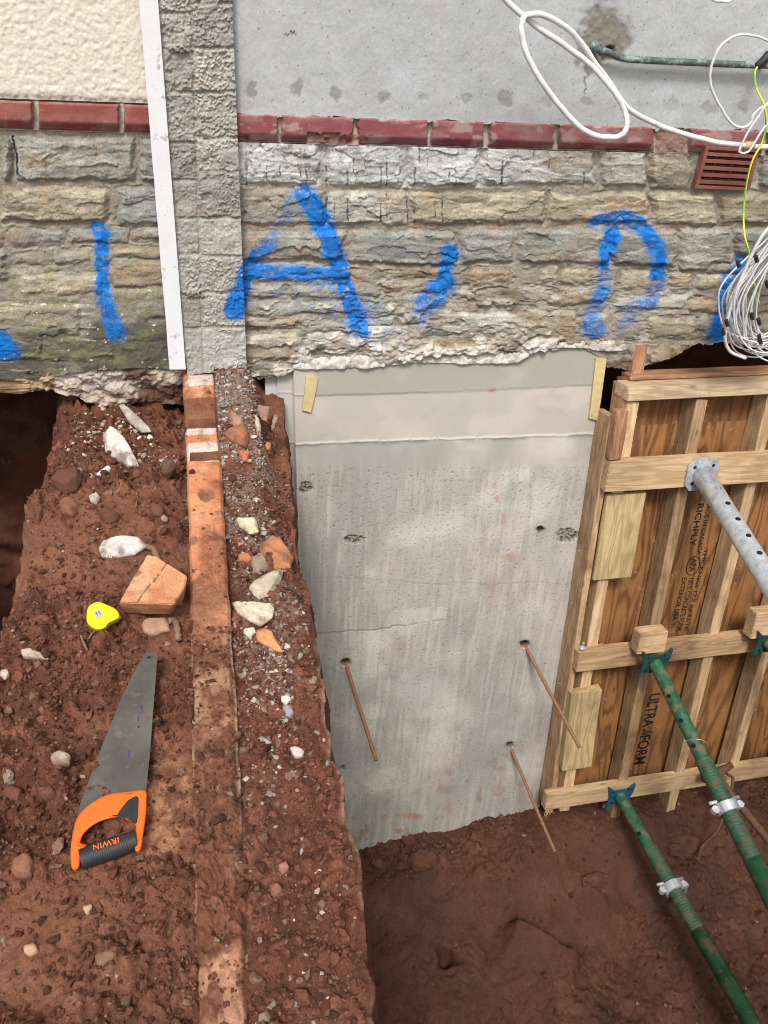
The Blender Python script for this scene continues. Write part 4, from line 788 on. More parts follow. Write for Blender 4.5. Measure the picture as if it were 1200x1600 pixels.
# bolt head on the middle rail
def frameM(org,ax,ay,az): return Matrix(((ax[0],ay[0],az[0],org[0]),(ax[1],ay[1],az[1],org[1]),(ax[2],ay[2],az[2],org[2]),(0,0,0,1)))
mb=MB(); u,v=F(913,1000,.16); c0=FW(u,1.352,.150); mb.tube([c0,c0+np.array([0,0,.006])],.013,12); mb.tube([c0+np.array([0,0,.006]),c0+np.array([0,0,.014])],.010,6); mb.tube([c0,c0+np.array([0,0,.036])],.005,10); mb.build('bolt',M_galv,fw)
for (px_,py_) in ((890,1068),(915,862),(893,944)):
    u,v=F(px_,py_,.06); a=FW(1.598,v,.05); mb=MB(); mb.tube([a,a+np.array([-.022,-.004,.006])],.0014,6); mb.build('nail',M_galv,fw)
mb=MB(); mb.tube([FW(1.65,1.34,.165),FW(1.70,1.31,.185)],.0015,6); mb.build('nail',M_galv,fw)
# splinter at lower left corner
mb=MB()
for k in range(6): a=FW(1.56+k*.004,2.36,.15); b=a+np.array([.02*random.uniform(-1,1.6),-.01,-.04-.03*random.random()]); mb.tube([a,(a+b)/2+np.array([random.uniform(-.01,.01),0,0]),b],[.003,.002,.0006],5)
mb.build('splinter',M_wood,fw)
def text(name,s,size,u,v,n,mat,parent,ang=0,shear=0,sx=1.):
    cu=bpy.data.curves.new(name,'FONT'); cu.body=s; cu.size=size; cu.align_x='LEFT'; cu.extrude=.0004; cu.offset=size*.012; cu.space_character=1.05; cu.shear=shear
    o=bpy.data.objects.new(name,cu); me=bpy.data.meshes.new_from_object(o); bpy.data.objects.remove(o); 
    ax=FV*math.cos(ang)+FU*math.sin(ang); ay=FU*math.cos(ang)-FV*math.sin(ang); org=FW(u,v,n)
    M=frameM(org,ax*sx,ay,np.cross(ax,ay)); me.transform(M); return link(name,me,mat,parent,False)
def stamp(t,p0,p1,cap,name='stamped_text'):
    n=.0212; a=np.array(F(*p0,n)); b=np.array(F(*p1,n)); cpt=np.array(F(p0[0]+cap,p0[1],n)); L=np.linalg.norm(b-a); hgt=abs(cpt[0]-a[0])
    cu=bpy.data.curves.new(name,'FONT'); cu.body=t; cu.size=1; cu.extrude=.0; cu.offset=.022
    o=bpy.data.objects.new(name,cu); me=bpy.data.meshes.new_from_object(o); bpy.data.objects.remove(o)
    xs=[v.co.x for v in me.vertices]; ys=[v.co.y for v in me.vertices]; w_=max(xs)-min(xs); h_=max(ys)-min(ys)
    d_=(b-a)/L; ax=FU*d_[0]+FV*d_[1]; ay=FU; M=frameM(FW(a[0],a[1],n),ax*(L/w_),ay*(hgt/h_),FN); me.transform(M); return link(name,me,M_ink,fw,False)
stamp('ULTRA',(1016,1084),(1004,1136),17); stamp('FORM',(1001,1149),(991,1194),17)
stamp('RICHPLY',(1091,786),(1077,853),10)
stamp('MADE IN CANADA',(1106,782),(1088,867),7)
stamp('THICKNESS 17.5 IN 32/16',(1101,858),(1069,984),6)
stamp('EXTERIOR USA 01',(1067,902),(1048,980),7)
stamp('100 IS CONCRETE FORM',(1077,902),(1058,984),8)
# round stamp
mb=MB(); c0=FW(*F(1083,884,.0214),.0214); th=np.linspace(0,2*np.pi,33); mb.tube([c0+FU*.034*math.cos(t)+FV*.052*math.sin(t) for t in th],.0022,6,False); mb.build('stamped_mark',M_ink,fw)
mb=MB(); pq=[(1004,1140),(1019,1144),(1006,1143),(1017,1149),(1003,1146)]; mb.tube([FW(*F(x,y,.0214),.0214) for x,y in pq],.0035,5,False); mb.build('stamped_mark',M_ink,fw)
stamp('APA',(1081,873),(1076,894),9)
# ================================================================ STEEL PROPS
def prop(a,b,label,kind,r_in=.034,r_out=.044,L_in=1.,nz=None,collar=None):
    a=np.array(a,float);b=np.array(b,float); ax=(b-a)/np.linalg.norm(b-a); L=np.linalg.norm(b-a)
    t=empty('steel_prop',a,label,'steel prop',group='steel props bracing the shuttering')
    n=FN; u=FU; v=FV
    mat={'g':M_galv,'p':M_greenp,'q':M_greenp}[kind]; pm={'g':M_galv,'p':M_dkgreen,'q':M_bluep}[kind]
    # end plate with cut corners and bent lugs
    w=.075; oc=[(-w,-w*.55),(-w*.6,-w),(w*.7,-w),(w,-w*.6),(w,w*.5),(w*.6,w*.95),(-w*.65,w),(-w,w*.6)]
    if kind!='g': oc=[(-w,-w),(-w*.5,-w*.55),(w*.5,-w*.55),(w,-w),(w,-w*.2),(w*.8,w*.3),(w,w),(w*.3,w*.7),(-w*.5,w*.75),(-w,w),(-w*.8,w*.1)]
    mb=MB(); mb.prism([a+u*p+v*q-n*.004 for p,q in oc],[a+u*p+v*q+n*.004+n*(.010 if (kind!='g' and abs(p)==w and abs(q)==w) else 0) for p,q in oc]); pl=mb.build('end_plate',pm,t,bevel=.0008)
    for (p,q) in ((-.052,-.045),(.052,-.05),(.05,.045),(-.05,.05)):
        mb=MB(); mb.tube([a+u*p*.85+v*q*.8+n*.002,a+u*p*.85+v*q*.8+n*.0048],.008,10); mb.build('plate_hole',M_hole if kind!='g' else M_blk,pl)
    if L_in>0:
        nn=40; P=[a+ax*(L_in*k/nn) for k in range(nn+1)]; mb=MB(); rr=[r_in*(1.12 if k<1 else 1) for k in range(nn+1)]; mb.tube(P,rr,28); it=mb.build('inner_tube',mat,t,smooth=True)
        # pin holes
        sd=np.cross(ax,[0,0,1.]); sd/=np.linalg.norm(sd); up=np.cross(sd,ax); to=C0-(a+ax*.3); to-=ax*(to@ax); to/=np.linalg.norm(to)
        hd=to*.75+(-sd if kind=='g' else sd)*.45; hd/=np.linalg.norm(hd)
        if nz:
            for k in range(nz[0],nz[1]):
                mb=MB(); c=a+ax*(nz[2]*k+nz[3]); mb.tube([c+hd*(r_in-.004),c+hd*(r_in+.0009)],.0105,12); mb.build('pin_hole',M_hole,it)
    if L_in<L:
        s=a+ax*L_in
        # threaded sleeve
        nt_=150; thl=.42; P=[s-ax*.16+ax*(thl*k/nt_) for k in range(nt_+1)]; rr=[r_out-.004+(-.0008+.0018 if (k%5)<2 else 0) for k in range(nt_+1)]
        mb=MB(); mb.tube(P,rr,24); mb.build('threaded_sleeve',M_greend,t,smooth=False)
        mb=MB(); mb.tube([s-ax*.16+ax*thl,b],r_out-.001,28); mb.build('outer_tube',mat,t,smooth=True)
        # collar nut with handle
        c=s+ax*.05; mb=MB(); mb.tube([c-ax*.022,c-ax*.02,c+ax*.02,c+ax*.022],[r_out+.004,r_out+.009,r_out+.009,r_out+.004],18)
        sd=np.cross(ax,[0,0,1.]); sd/=np.linalg.norm(sd); up=np.cross(sd,ax)
        for sg in (-1,1):
            e=c+sd*sg*(r_out+.02); mb.tube([e-up*.012,e+up*.012],.016,12); 
        cl=mb.build('collar_nut',M_galv,t)
        mb=MB(); e=c-sd*(r_out+.02); mb.tube(cr([e+up*.005,e-sd*.02,e-sd*.03-up*.03,e-sd*.035-up*.12],6),.007,8); mb.build('handle',M_galv,cl,smooth=True)
        mb=MB(); q=c-ax*.03; mb.tube([q-sd*(r_out+.035),q+sd*(r_out+.03)],.008,10); mb.build('locking_pin',M_galv,t,smooth=True)
    return t
def extend(a,p,yend):
    a=np.array(a);p=np.array(p); d_=p-a; return a+d_*((yend-a[1])/d_[1])
a1=FW(*F(1097,741,.175),.175); p1=DP(1200,905,2.95)
prop(a1,extend(a1,p1,-.8),'galvanised steel prop with a row of holes, bracing the upper rail','g',.042,.05,9.,(1,15,.098,.05))
a2=FW(*F(1023,1035,.245),.245); p2=DP(1181,1352,3.2)
q2=DP(1130,1255,3.42); Lq=np.linalg.norm(q2-a2)
prop(a2,extend(a2,p2,-.8),'longer green steel prop bracing the middle rail under the small packing block','p',.031,.040,Lq-.02,(1,8,.12,.06))
a3=FW(*F(968,1243,.175),.175); p3=DP(1175,1600,3.35); q3=DP(1052,1385,4.0); L3=np.linalg.norm(q3-a3)
prop(a3,extend(a3,p3,-.8),'mud-streaked green steel prop with a blue plate, bracing the bottom rail','q',.031,.039,L3-.02,(1,5,.13,.1))
a4=FW(2.55,1.365,.245); prop(a4,a4+np.array([.45,-2.9,-.35]),'dark green prop end cut off by the right edge, under the right packing block','p',.032,.043,.7)
# wires round the green props
mb=MB(); ax=(p2-a2)/np.linalg.norm(p2-a2); c=a2+ax*(Lq*.62); s_=np.cross(ax,[0,0,1.]); s_/=np.linalg.norm(s_); u_=np.cross(s_,ax)
P=[c+s_*.042*math.cos(t)+u_*.05*math.sin(t)-ax*.02*math.cos(t) for t in np.linspace(-1,4.6,24)]; mb.tube(P,.0013,6)
tag(mb.build('wire_loop',M_galv,None,smooth=True),'thin steel wire looped round the longer green prop','wire')
# rusty jack lying by the right edge
mb=MB(); a=G(1118,1212,-2.13);b=G(1215,1330,-2.2); mb.tube(cr([a+np.array([-.05,.02,.03]),a,(a+b)/2,b,b+(b-a)*.7],6),[.02]*25,12)
jk=empty('rusty_bar',a,'thick rusty steel bar lying in the mud beside the longer green prop','bar')
mb.build('shaft',M_rust2,jk,smooth=True)
mb=MB(); hh=cr([a+np.array([.07,.0,-.0]),a+np.array([.10,-.03,-.04]),G(1125,1290,-2.3),G(1098,1322,-2.42),G(1090,1345,-2.42)],6); mb.tube(hh,.008,8); mb.tube([a+np.array([-.08,-.01,.0]),a+np.array([.0,-.0,.01]),a+np.array([.09,.02,.05])],[.02,.026,.018],10); mb.build('bent_handle',M_rust2,jk,smooth=True)
# ================================================================ PIPE, CABLES
def wtube(name,pts,r,mat,label,cat,n=10,seg=10,parent=None):
    P=cr([WP(x,y,dy) for x,y,dy in pts],n); q=np.arange(len(P)); P=P+np.stack([fbm(q/9.,q*0,3,3),fbm(q/9.,q*0,4,3),fbm(q/9.,q*0,5,3)],-1)*(.0035 if 'cable' in name else 0); mb=MB(); mb.tube(P,r,seg); o=mb.build(name,mat,parent,smooth=True)
    if label: tag(o,label,cat)
    return o
lp=empty('lead_pipe',WP(1000,95,2.71),'dark weathered pipe running level across the grey render from the brown hole','pipe')
wtube('pipe',[(928,71,2.72),(935,76,2.705),(950,82,2.70),(975,91,2.70),(1010,94,2.70),(1090,98,2.70),(1160,101,2.70),(1300,105,2.70)],.0105,M_pipe,None,None,parent=lp)
wtube('pipe_end',[(926,70,2.722),(936,76,2.702)],.0135,M_pipe,None,None,parent=lp,n=3)
wtube('bracket',[(1183,104,2.69),(1192,96,2.685),(1202,84,2.69)],.014,M_blk,None,None,parent=lp,n=4)
wtube('white_cable',[(760,-30,2.55),(788,-2,2.55),(826,31,2.55),(870,62,2.55),(920,100,2.55),(952,135,2.54),(972,165,2.53),(979,190,2.52),(972,210,2.51),(950,215,2.50),(915,205,2.50),(875,165,2.50),(840,120,2.50),(820,75,2.51),(814,40,2.52),(824,24,2.53),(852,25,2.54),(895,52,2.56),(930,98,2.58),(955,135,2.60),(985,172,2.62),(1040,200,2.64),(1110,220,2.64),(1170,228,2.63),(1240,229,2.62),(1400,226,2.62)],.0086,M_cable,'thick white cable with one big loop hanging across the grey render','cable',14,12)
wtube('cable_sleeve',[(1163,227.5,2.632),(1177,228.3,2.629)],.0135,M_tan,'small tan sleeve around the thick white cable above the air brick','sleeve',3,14)
wtube('thin_white_cable',[(1260,90,2.62),(1215,72,2.6),(1185,57,2.6),(1150,56,2.6),(1125,73,2.6),(1112,105,2.6),(1110,130,2.6),(1120,158,2.6),(1140,190,2.6),(1158,199,2.6),(1172,192,2.6),(1180,175,2.6),(1215,155,2.61),(1260,140,2.63)],.0042,M_cable,'thin white cable forming a round loop in front of the dark pipe','cable')
wtube('thin_white_cable',[(1240,110,2.62),(1200,160,2.6),(1188,178,2.6),(1170,205,2.6),(1157,230,2.6),(1156,238,2.6),(1164,240,2.6),(1172,234,2.6),(1183,215,2.6),(1200,192,2.6),(1245,140,2.6)],.0036,M_cable,'thin white cable hooked under the tan sleeve','cable')
wtube('thin_white_cable',[(1085,-40,2.6),(1105,-10,2.6),(1117,0,2.6),(1130,2,2.6),(1145,-2,2.6),(1160,-25,2.6)],.0045,M_cable,'thin white cable dipping in at the top edge of the view','cable')
def ygwire():
    P=cr([WP(x,y,q) for x,y,q in [(1183,105,2.66),(1179,115,2.64),(1183,140,2.62),(1194,165,2.6),(1197,195,2.6),(1190,225,2.6),(1176,250,2.6),(1166,290,2.6),(1162,340,2.58),(1164,370,2.55),(1170,392,2.535),(1172,410,2.53),(1178,440,2.53),(1186,475,2.53)]],16)
    V,Q=tubeVQ(P,.0033,8); V=np.asarray(V); c=np.zeros((len(V),3)); c[:]=(.75,.75,.05); n=len(P)
    for k in range(n):
        for s in range(8):
            if ((s+k//6)%8) in (0,1,2): c[k*8+s]=(.18,.5,.06)
    Q=np.array([list(q) for q in Q]); o=npmesh('earth_wire',V,Q,M_yg,None,c); tag(o,'yellow and green striped earth wire hanging down past the air brick','wire')
ygwire()
coil=empty('cable_coil',WP(1190,560,2.55),'coiled hank of thin white cable hanging at the right edge of the stone wall','cable coil')
def coilmesh():
    r=random.Random(5); mb=MB(); mb2=MB(); clips=[(1181,400),(1153,408),(1174,490),(1135,500),(1129,514),(1185,498),(1187,528),(1198,440),(1186,524)]
    for k in range(28):
        cx=1192+r.uniform(-14,22); bot=r.uniform(525,568); wd=r.uniform(20,62); lean=r.uniform(-10,14); dy=2.60-.0038*k; top=(1232+r.uniform(-8,8),r.uniform(325,345))
        P=[(top[0],top[1],dy),(top[0]-.30*(top[0]-(cx-wd)),top[1]+(bot-top[1])*.22,dy),(cx-wd*.8,top[1]+(bot-top[1])*.55,dy-.01),(cx-wd+lean*.2,bot-50,dy-.01),(cx-wd*.75,bot-14,dy-.012),(cx-wd*.1,bot,dy-.014),(cx+wd*.6,bot-10,dy-.012),(cx+wd*.95,bot-50,dy-.01),(cx+wd*.9,bot-110,dy-.005),(top[0]+8+wd*.3,top[1]+40,dy),(top[0]+3,top[1],dy)]
        P=[(a+r.uniform(-3,3),b+r.uniform(-3,3),c) for a,b,c in P]
        mb.tube(cr([WP(*p) for p in P],9),.0033,8)
    mb.tube(cr([WP(*p) for p in [(1225,330,2.5),(1190,370,2.5),(1165,420,2.5),(1145,470,2.5),(1133,520,2.5),(1140,548,2.5),(1165,560,2.49)]],9),.0062,8)
    mb.build('cable_strands',M_cableg,coil,smooth=True)
    for (x,y) in clips:
        p=WP(x,y,2.482); q=WP(x+2,y+9,2.482); m2=MB(); m2.tube([p+np.array([0,.002,0]),q],.0075,8); m2.build('cable_tie',M_blk,coil)
coilmesh()
# ================================================================ HAND SAW
def saw():
    z0=.021; t=empty('hand_saw',G(190,1200,0),'hand saw with grey blade and orange and black handle lying on the red soil','saw')
    tip=G(240,1020,.03); 
    def Z(px,py,dz=0):   # saw plane tilted a touch: toe higher
        return G(px,py,z0+.012*(1360-py)/340+dz)
    bl=[(229,1018),(244,1019),(246,1024),(241,1090),(234,1180),(228,1237),(200,1240),(160,1262),(130,1275),(117,1288),(125,1258),(150,1190),(190,1090),(215,1040)]
    edge=[]
    for (a,b) in zip(bl,bl[1:]+bl[:1]):
        a=np.array(a,float);b=np.array(b,float)
        edge.append(tuple(a))
        if tuple(map(int,a)) in ((125,1258),(150,1190),(190,1090)):
            n=int(np.linalg.norm(b-a)/1.6)
            for k in range(1,n): q=a+(b-a)*k/n+np.array([-.8,-.3])*(.9 if k%2 else -.3); edge.append(tuple(q))
    mb=MB(); mb.prism([Z(x,y,-.0012) for x,y in edge],[Z(x,y,0) for x,y in edge]); b_=mb.build('blade',M_blade,t)
    mb=MB(); mb.tube([Z(233,1028,.0001),Z(233,1028,.0006)],.004,12); mb.build('hanging_hole',M_hole,b_)
    for s in ([(220,1102),(222,1110)],[(219,1104),(223,1104)],[(216,1120),(217,1127)],[(202,1172),(201,1182)],[(221,1112),(220,1116)]): 
        mb=MB(); mb.tube([Z(x,y,.0003) for x,y in s],.0008,5); mb.build('marker_line',M_bluei,b_)
    # handle: D shaped ring, outline traced, real thickness
    out=[(117,1286),(126,1270),(140,1257),(158,1246),(174,1240),(200,1237),(227,1235),(229,1252),(228,1275),(224,1302),(220,1327),(212,1330),(210,1316),(211,1300),(212,1290),(205,1285),(195,1279),(183,1277),(163,1281),(145,1290),(131,1303),(125,1318),(134,1318),(134,1326),(126,1338),(124,1354),(114,1360),(110,1340),(112,1312)]
    from mathutils.geometry import tessellate_polygon
    def ringslab(out,inn,za,zb,name,mat,par,bev):
        mb=MB(); O=[Vector((x,y,0)) for x,y in out]; I=[Vector((x,y,0)) for x,y in inn]; polys=[O]+([I] if inn else [])
        tri=tessellate_polygon(polys); allp=list(out)+list(inn); n=len(allp)
        V=[Z(x,y,za) for x,y in allp]+[Z(x,y,zb) for x,y in allp]; Q=[t_ for t_ in tri]+[tuple(i+n for i in t_)[::-1] for t_ in tri]
        no=len(out); 
        for k in range(no): Q.append((k,(k+1)%no,n+(k+1)%no,n+k))
        ni=len(inn)
        for k in range(ni): Q.append((no+k,no+(k+1)%ni,n+no+(k+1)%ni,n+no+k))
        mb.add(V,Q); me=bpy.data.meshes.new(name); me.from_pydata(mb.V,[],mb.Fc); bm=bmesh.new(); bm.from_mesh(me); bmesh.ops.recalc_face_normals(bm,faces=bm.faces); pass
        if bev:
            es=[e for e in bm.edges if len(e.link_faces)==2 and e.calc_face_angle(0)>.9]; bmesh.ops.bevel(bm,geom=es,offset=bev,segments=4,affect='EDGES',profile=.5)
        bm.to_mesh(me); bm.free(); return link(name,me,mat,par,False)
    sm=lambda P: [tuple(q) for q in cr([(x,y,0) for x,y in P+P[:1]],3)[:-1,:2]]
    h=ringslab(sm(out),[],-.012,.013,'handle',M_orange,t,.005)
    h.data.polygons.foreach_set('use_smooth',[True]*len(h.data.polygons))
    # black soft grip
    g1=[(200,1250),(215,1244),(216,1262),(214,1284),(209,1287),(198,1279),(184,1277),(186,1268)]
    ringslab(sm(g1),[],.006,.0155,'grip',M_blk,h,.002)
    n=26; mb=MB(); P=[];R=[]
    for k in range(n*3+1):
        tt=k/(n*3); x=126+(213-126)*tt; y=1343-(1343-1312)*tt; P.append(Z(x,y,.006)); R.append(.0185*(.93+.07*math.sin(tt*3.1))+(.0009 if (k%3)==0 and tt<.82 else 0))
    mb.tube(P,R,20); gr=mb.build('grip',M_blk,h,smooth=True)
    a=Z(186,1309,.0262); b=Z(150,1320,.0262); ax=(b-a); ax/=np.linalg.norm(ax); up=np.array([0,0,1.]); ay=np.cross(up,ax); ay/=np.linalg.norm(ay)
    cu=bpy.data.curves.new('t','FONT'); cu.body='IRWIN'; cu.size=.0145; cu.extrude=.0016; cu.offset=.0002; cu.space_character=1.1; o=bpy.data.objects.new('t',cu); me=bpy.data.meshes.new_from_object(o); bpy.data.objects.remove(o)
    az=np.cross(ax,ay); me.transform(frameM(a+ay*-.002+np.array([0,0,-.0025]),ax,ay,az)); link('raised_lettering',me,M_orange,gr,False)
saw()
# ================================================================ TAPE MEASURE
def tape():
    t=empty('tape_measure',G(160,968,0),'small yellow tape measure lying on the soil','tape measure')
    o_=[(135,962),(137,950),(144,943),(153,940),(161,942),(168,945),(177,949),(185,956),(186,964),(178,969),(170,973),(164,980),(154,983),(143,979),(136,971)]
    sm=cr([(x,y,0) for x,y in o_+o_[:1]],3)[:-1]
    mb=MB(); mb.prism([G(x+1,y+5,.002) for x,y,_ in sm],[G(x,y,.03) for x,y,_ in sm]); b=mb.build('case',M_yellow,t,bevel=.003); b.data.polygons.foreach_set('use_smooth',[True]*len(b.data.polygons))
    mb=MB(); q=[(146,954),(157,951),(161,961),(150,967)]; mb.prism([G(x,y,.0295) for x,y in q],[G(x,y,.0309) for x,y in q]); mb.build('label',M_grey,b)
    mb=MB(); 
    for (s) in ([(150,956),(153,962)],[(154,955),(157,961)],[(149,959),(156,957)]): mb.tube([G(x,y,.0311) for x,y in s],.0006,5)
    mb.build('label_mark',M_ink,b)
    mb=MB(); mb.tube([G(184,962,.012),G(188,966,.006)],.004,8); mb.build('tape_hook',M_galv,b)
    mb=MB(); mb.tube([G(153,981,.012),G(163,982,.012),G(167,977,.012)],.0035,8); mb.build('rubber_grip',M_blk,b,smooth=True)
tape()
# ================================================================ LOOSE STONES AND BRICKS (individually)
M_lstone=vcmat('loose stone',.9,200,.8,1.18,.5,.002,120)
def lump(name,pts,label,cat,c,h=.03,zb=None,sub=2,c2=None,rough=.004,top=.72,seed=1,group=None,tilt=0):
    """traced outline on the ground, given real height: lower ring, shoulder ring, smaller raised top"""
    g=[G(x,y,0.) for x,y in pts]; cx=sum(g)/len(g); z=LZ(float(cx[0]),float(cx[1])) if zb is None else zb
    z=z-(.22*h+.002 if h>.022 else 0); g=[G(x,y,z+h*.45) for x,y in pts]; cx=sum(g)/len(g)
    r=random.Random(seed); bm=bmesh.new(); vs=[]
    for k,p in enumerate(g):
        d_=p-cx; vs.append(cx+d_*.80+np.array([0,0,-h*.75])); vs.append(p+np.array([0,0,0])); 
        vs.append(cx+d_*(top+r.uniform(-.1,.1))+np.array([0,0,h*(.5+r.uniform(-.12,.12))+tilt*d_[1]]))
    for v in vs: bm.verts.new(v)
    ch=bmesh.ops.convex_hull(bm,input=bm.verts); bmesh.ops.delete(bm,geom=[v for v in bm.verts if not v.link_faces],context='VERTS')
    bmesh.ops.bevel(bm,geom=list(bm.edges),offset=.0022,segments=1,affect='EDGES')
    bmesh.ops.triangulate(bm,faces=bm.faces)
    for _ in range(sub): bmesh.ops.subdivide_edges(bm,edges=[e for e in bm.edges if e.calc_length()>.006],cuts=1,use_grid_fill=False); bmesh.ops.triangulate(bm,faces=bm.faces)
    bm.normal_update()
    V=np.array([v.co for v in bm.verts]); Nn=np.array([v.normal for v in bm.verts]); dd=fbm(V[:,0]*45+V[:,2]*30,V[:,1]*45+V[:,2]*20,seed,4)
    V=V+Nn*(dd*rough)[:,None]; col=np.zeros((len(V),3)); col[:]=c; k2=ss(0,.5,fbm(V[:,0]*30+V[:,2]*20,V[:,1]*30,seed+5,4)); 
    if c2 is not None: col=cmix(col,c2,k2*.8)
    col*=(1+.25*fbm(V[:,0]*60,V[:,1]*60+V[:,2]*50,seed+9,3))[:,None]
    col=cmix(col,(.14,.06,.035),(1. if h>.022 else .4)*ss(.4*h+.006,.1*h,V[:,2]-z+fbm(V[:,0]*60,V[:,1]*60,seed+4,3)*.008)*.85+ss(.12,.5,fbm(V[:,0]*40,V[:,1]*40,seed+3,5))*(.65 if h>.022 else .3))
    for v,q in zip(bm.verts,V): v.co=q
    me=bpy.data.meshes.new(name); bm.to_mesh(me); bm.free()
    cc=np.ones((len(V),4),np.float32); cc[:,:3]=col; a=me.color_attributes.new('Col','FLOAT_COLOR','POINT'); a.data.foreach_set('color',cc.ravel())
    o=link(name,me,M_lstone,None,False); tag(o,label,cat,group); return o
CR=(.62,.54,.45)
def blob(x,y,rx,ry,sd):
    r=random.Random(sd); return [(x+rx*math.cos(a)*r.uniform(.7,1.1),y+ry*math.sin(a)*r.uniform(.7,1.1)) for a in [k*.785+r.uniform(-.2,.2) for k in range(8)]];ORB=(.50,.20,.09)
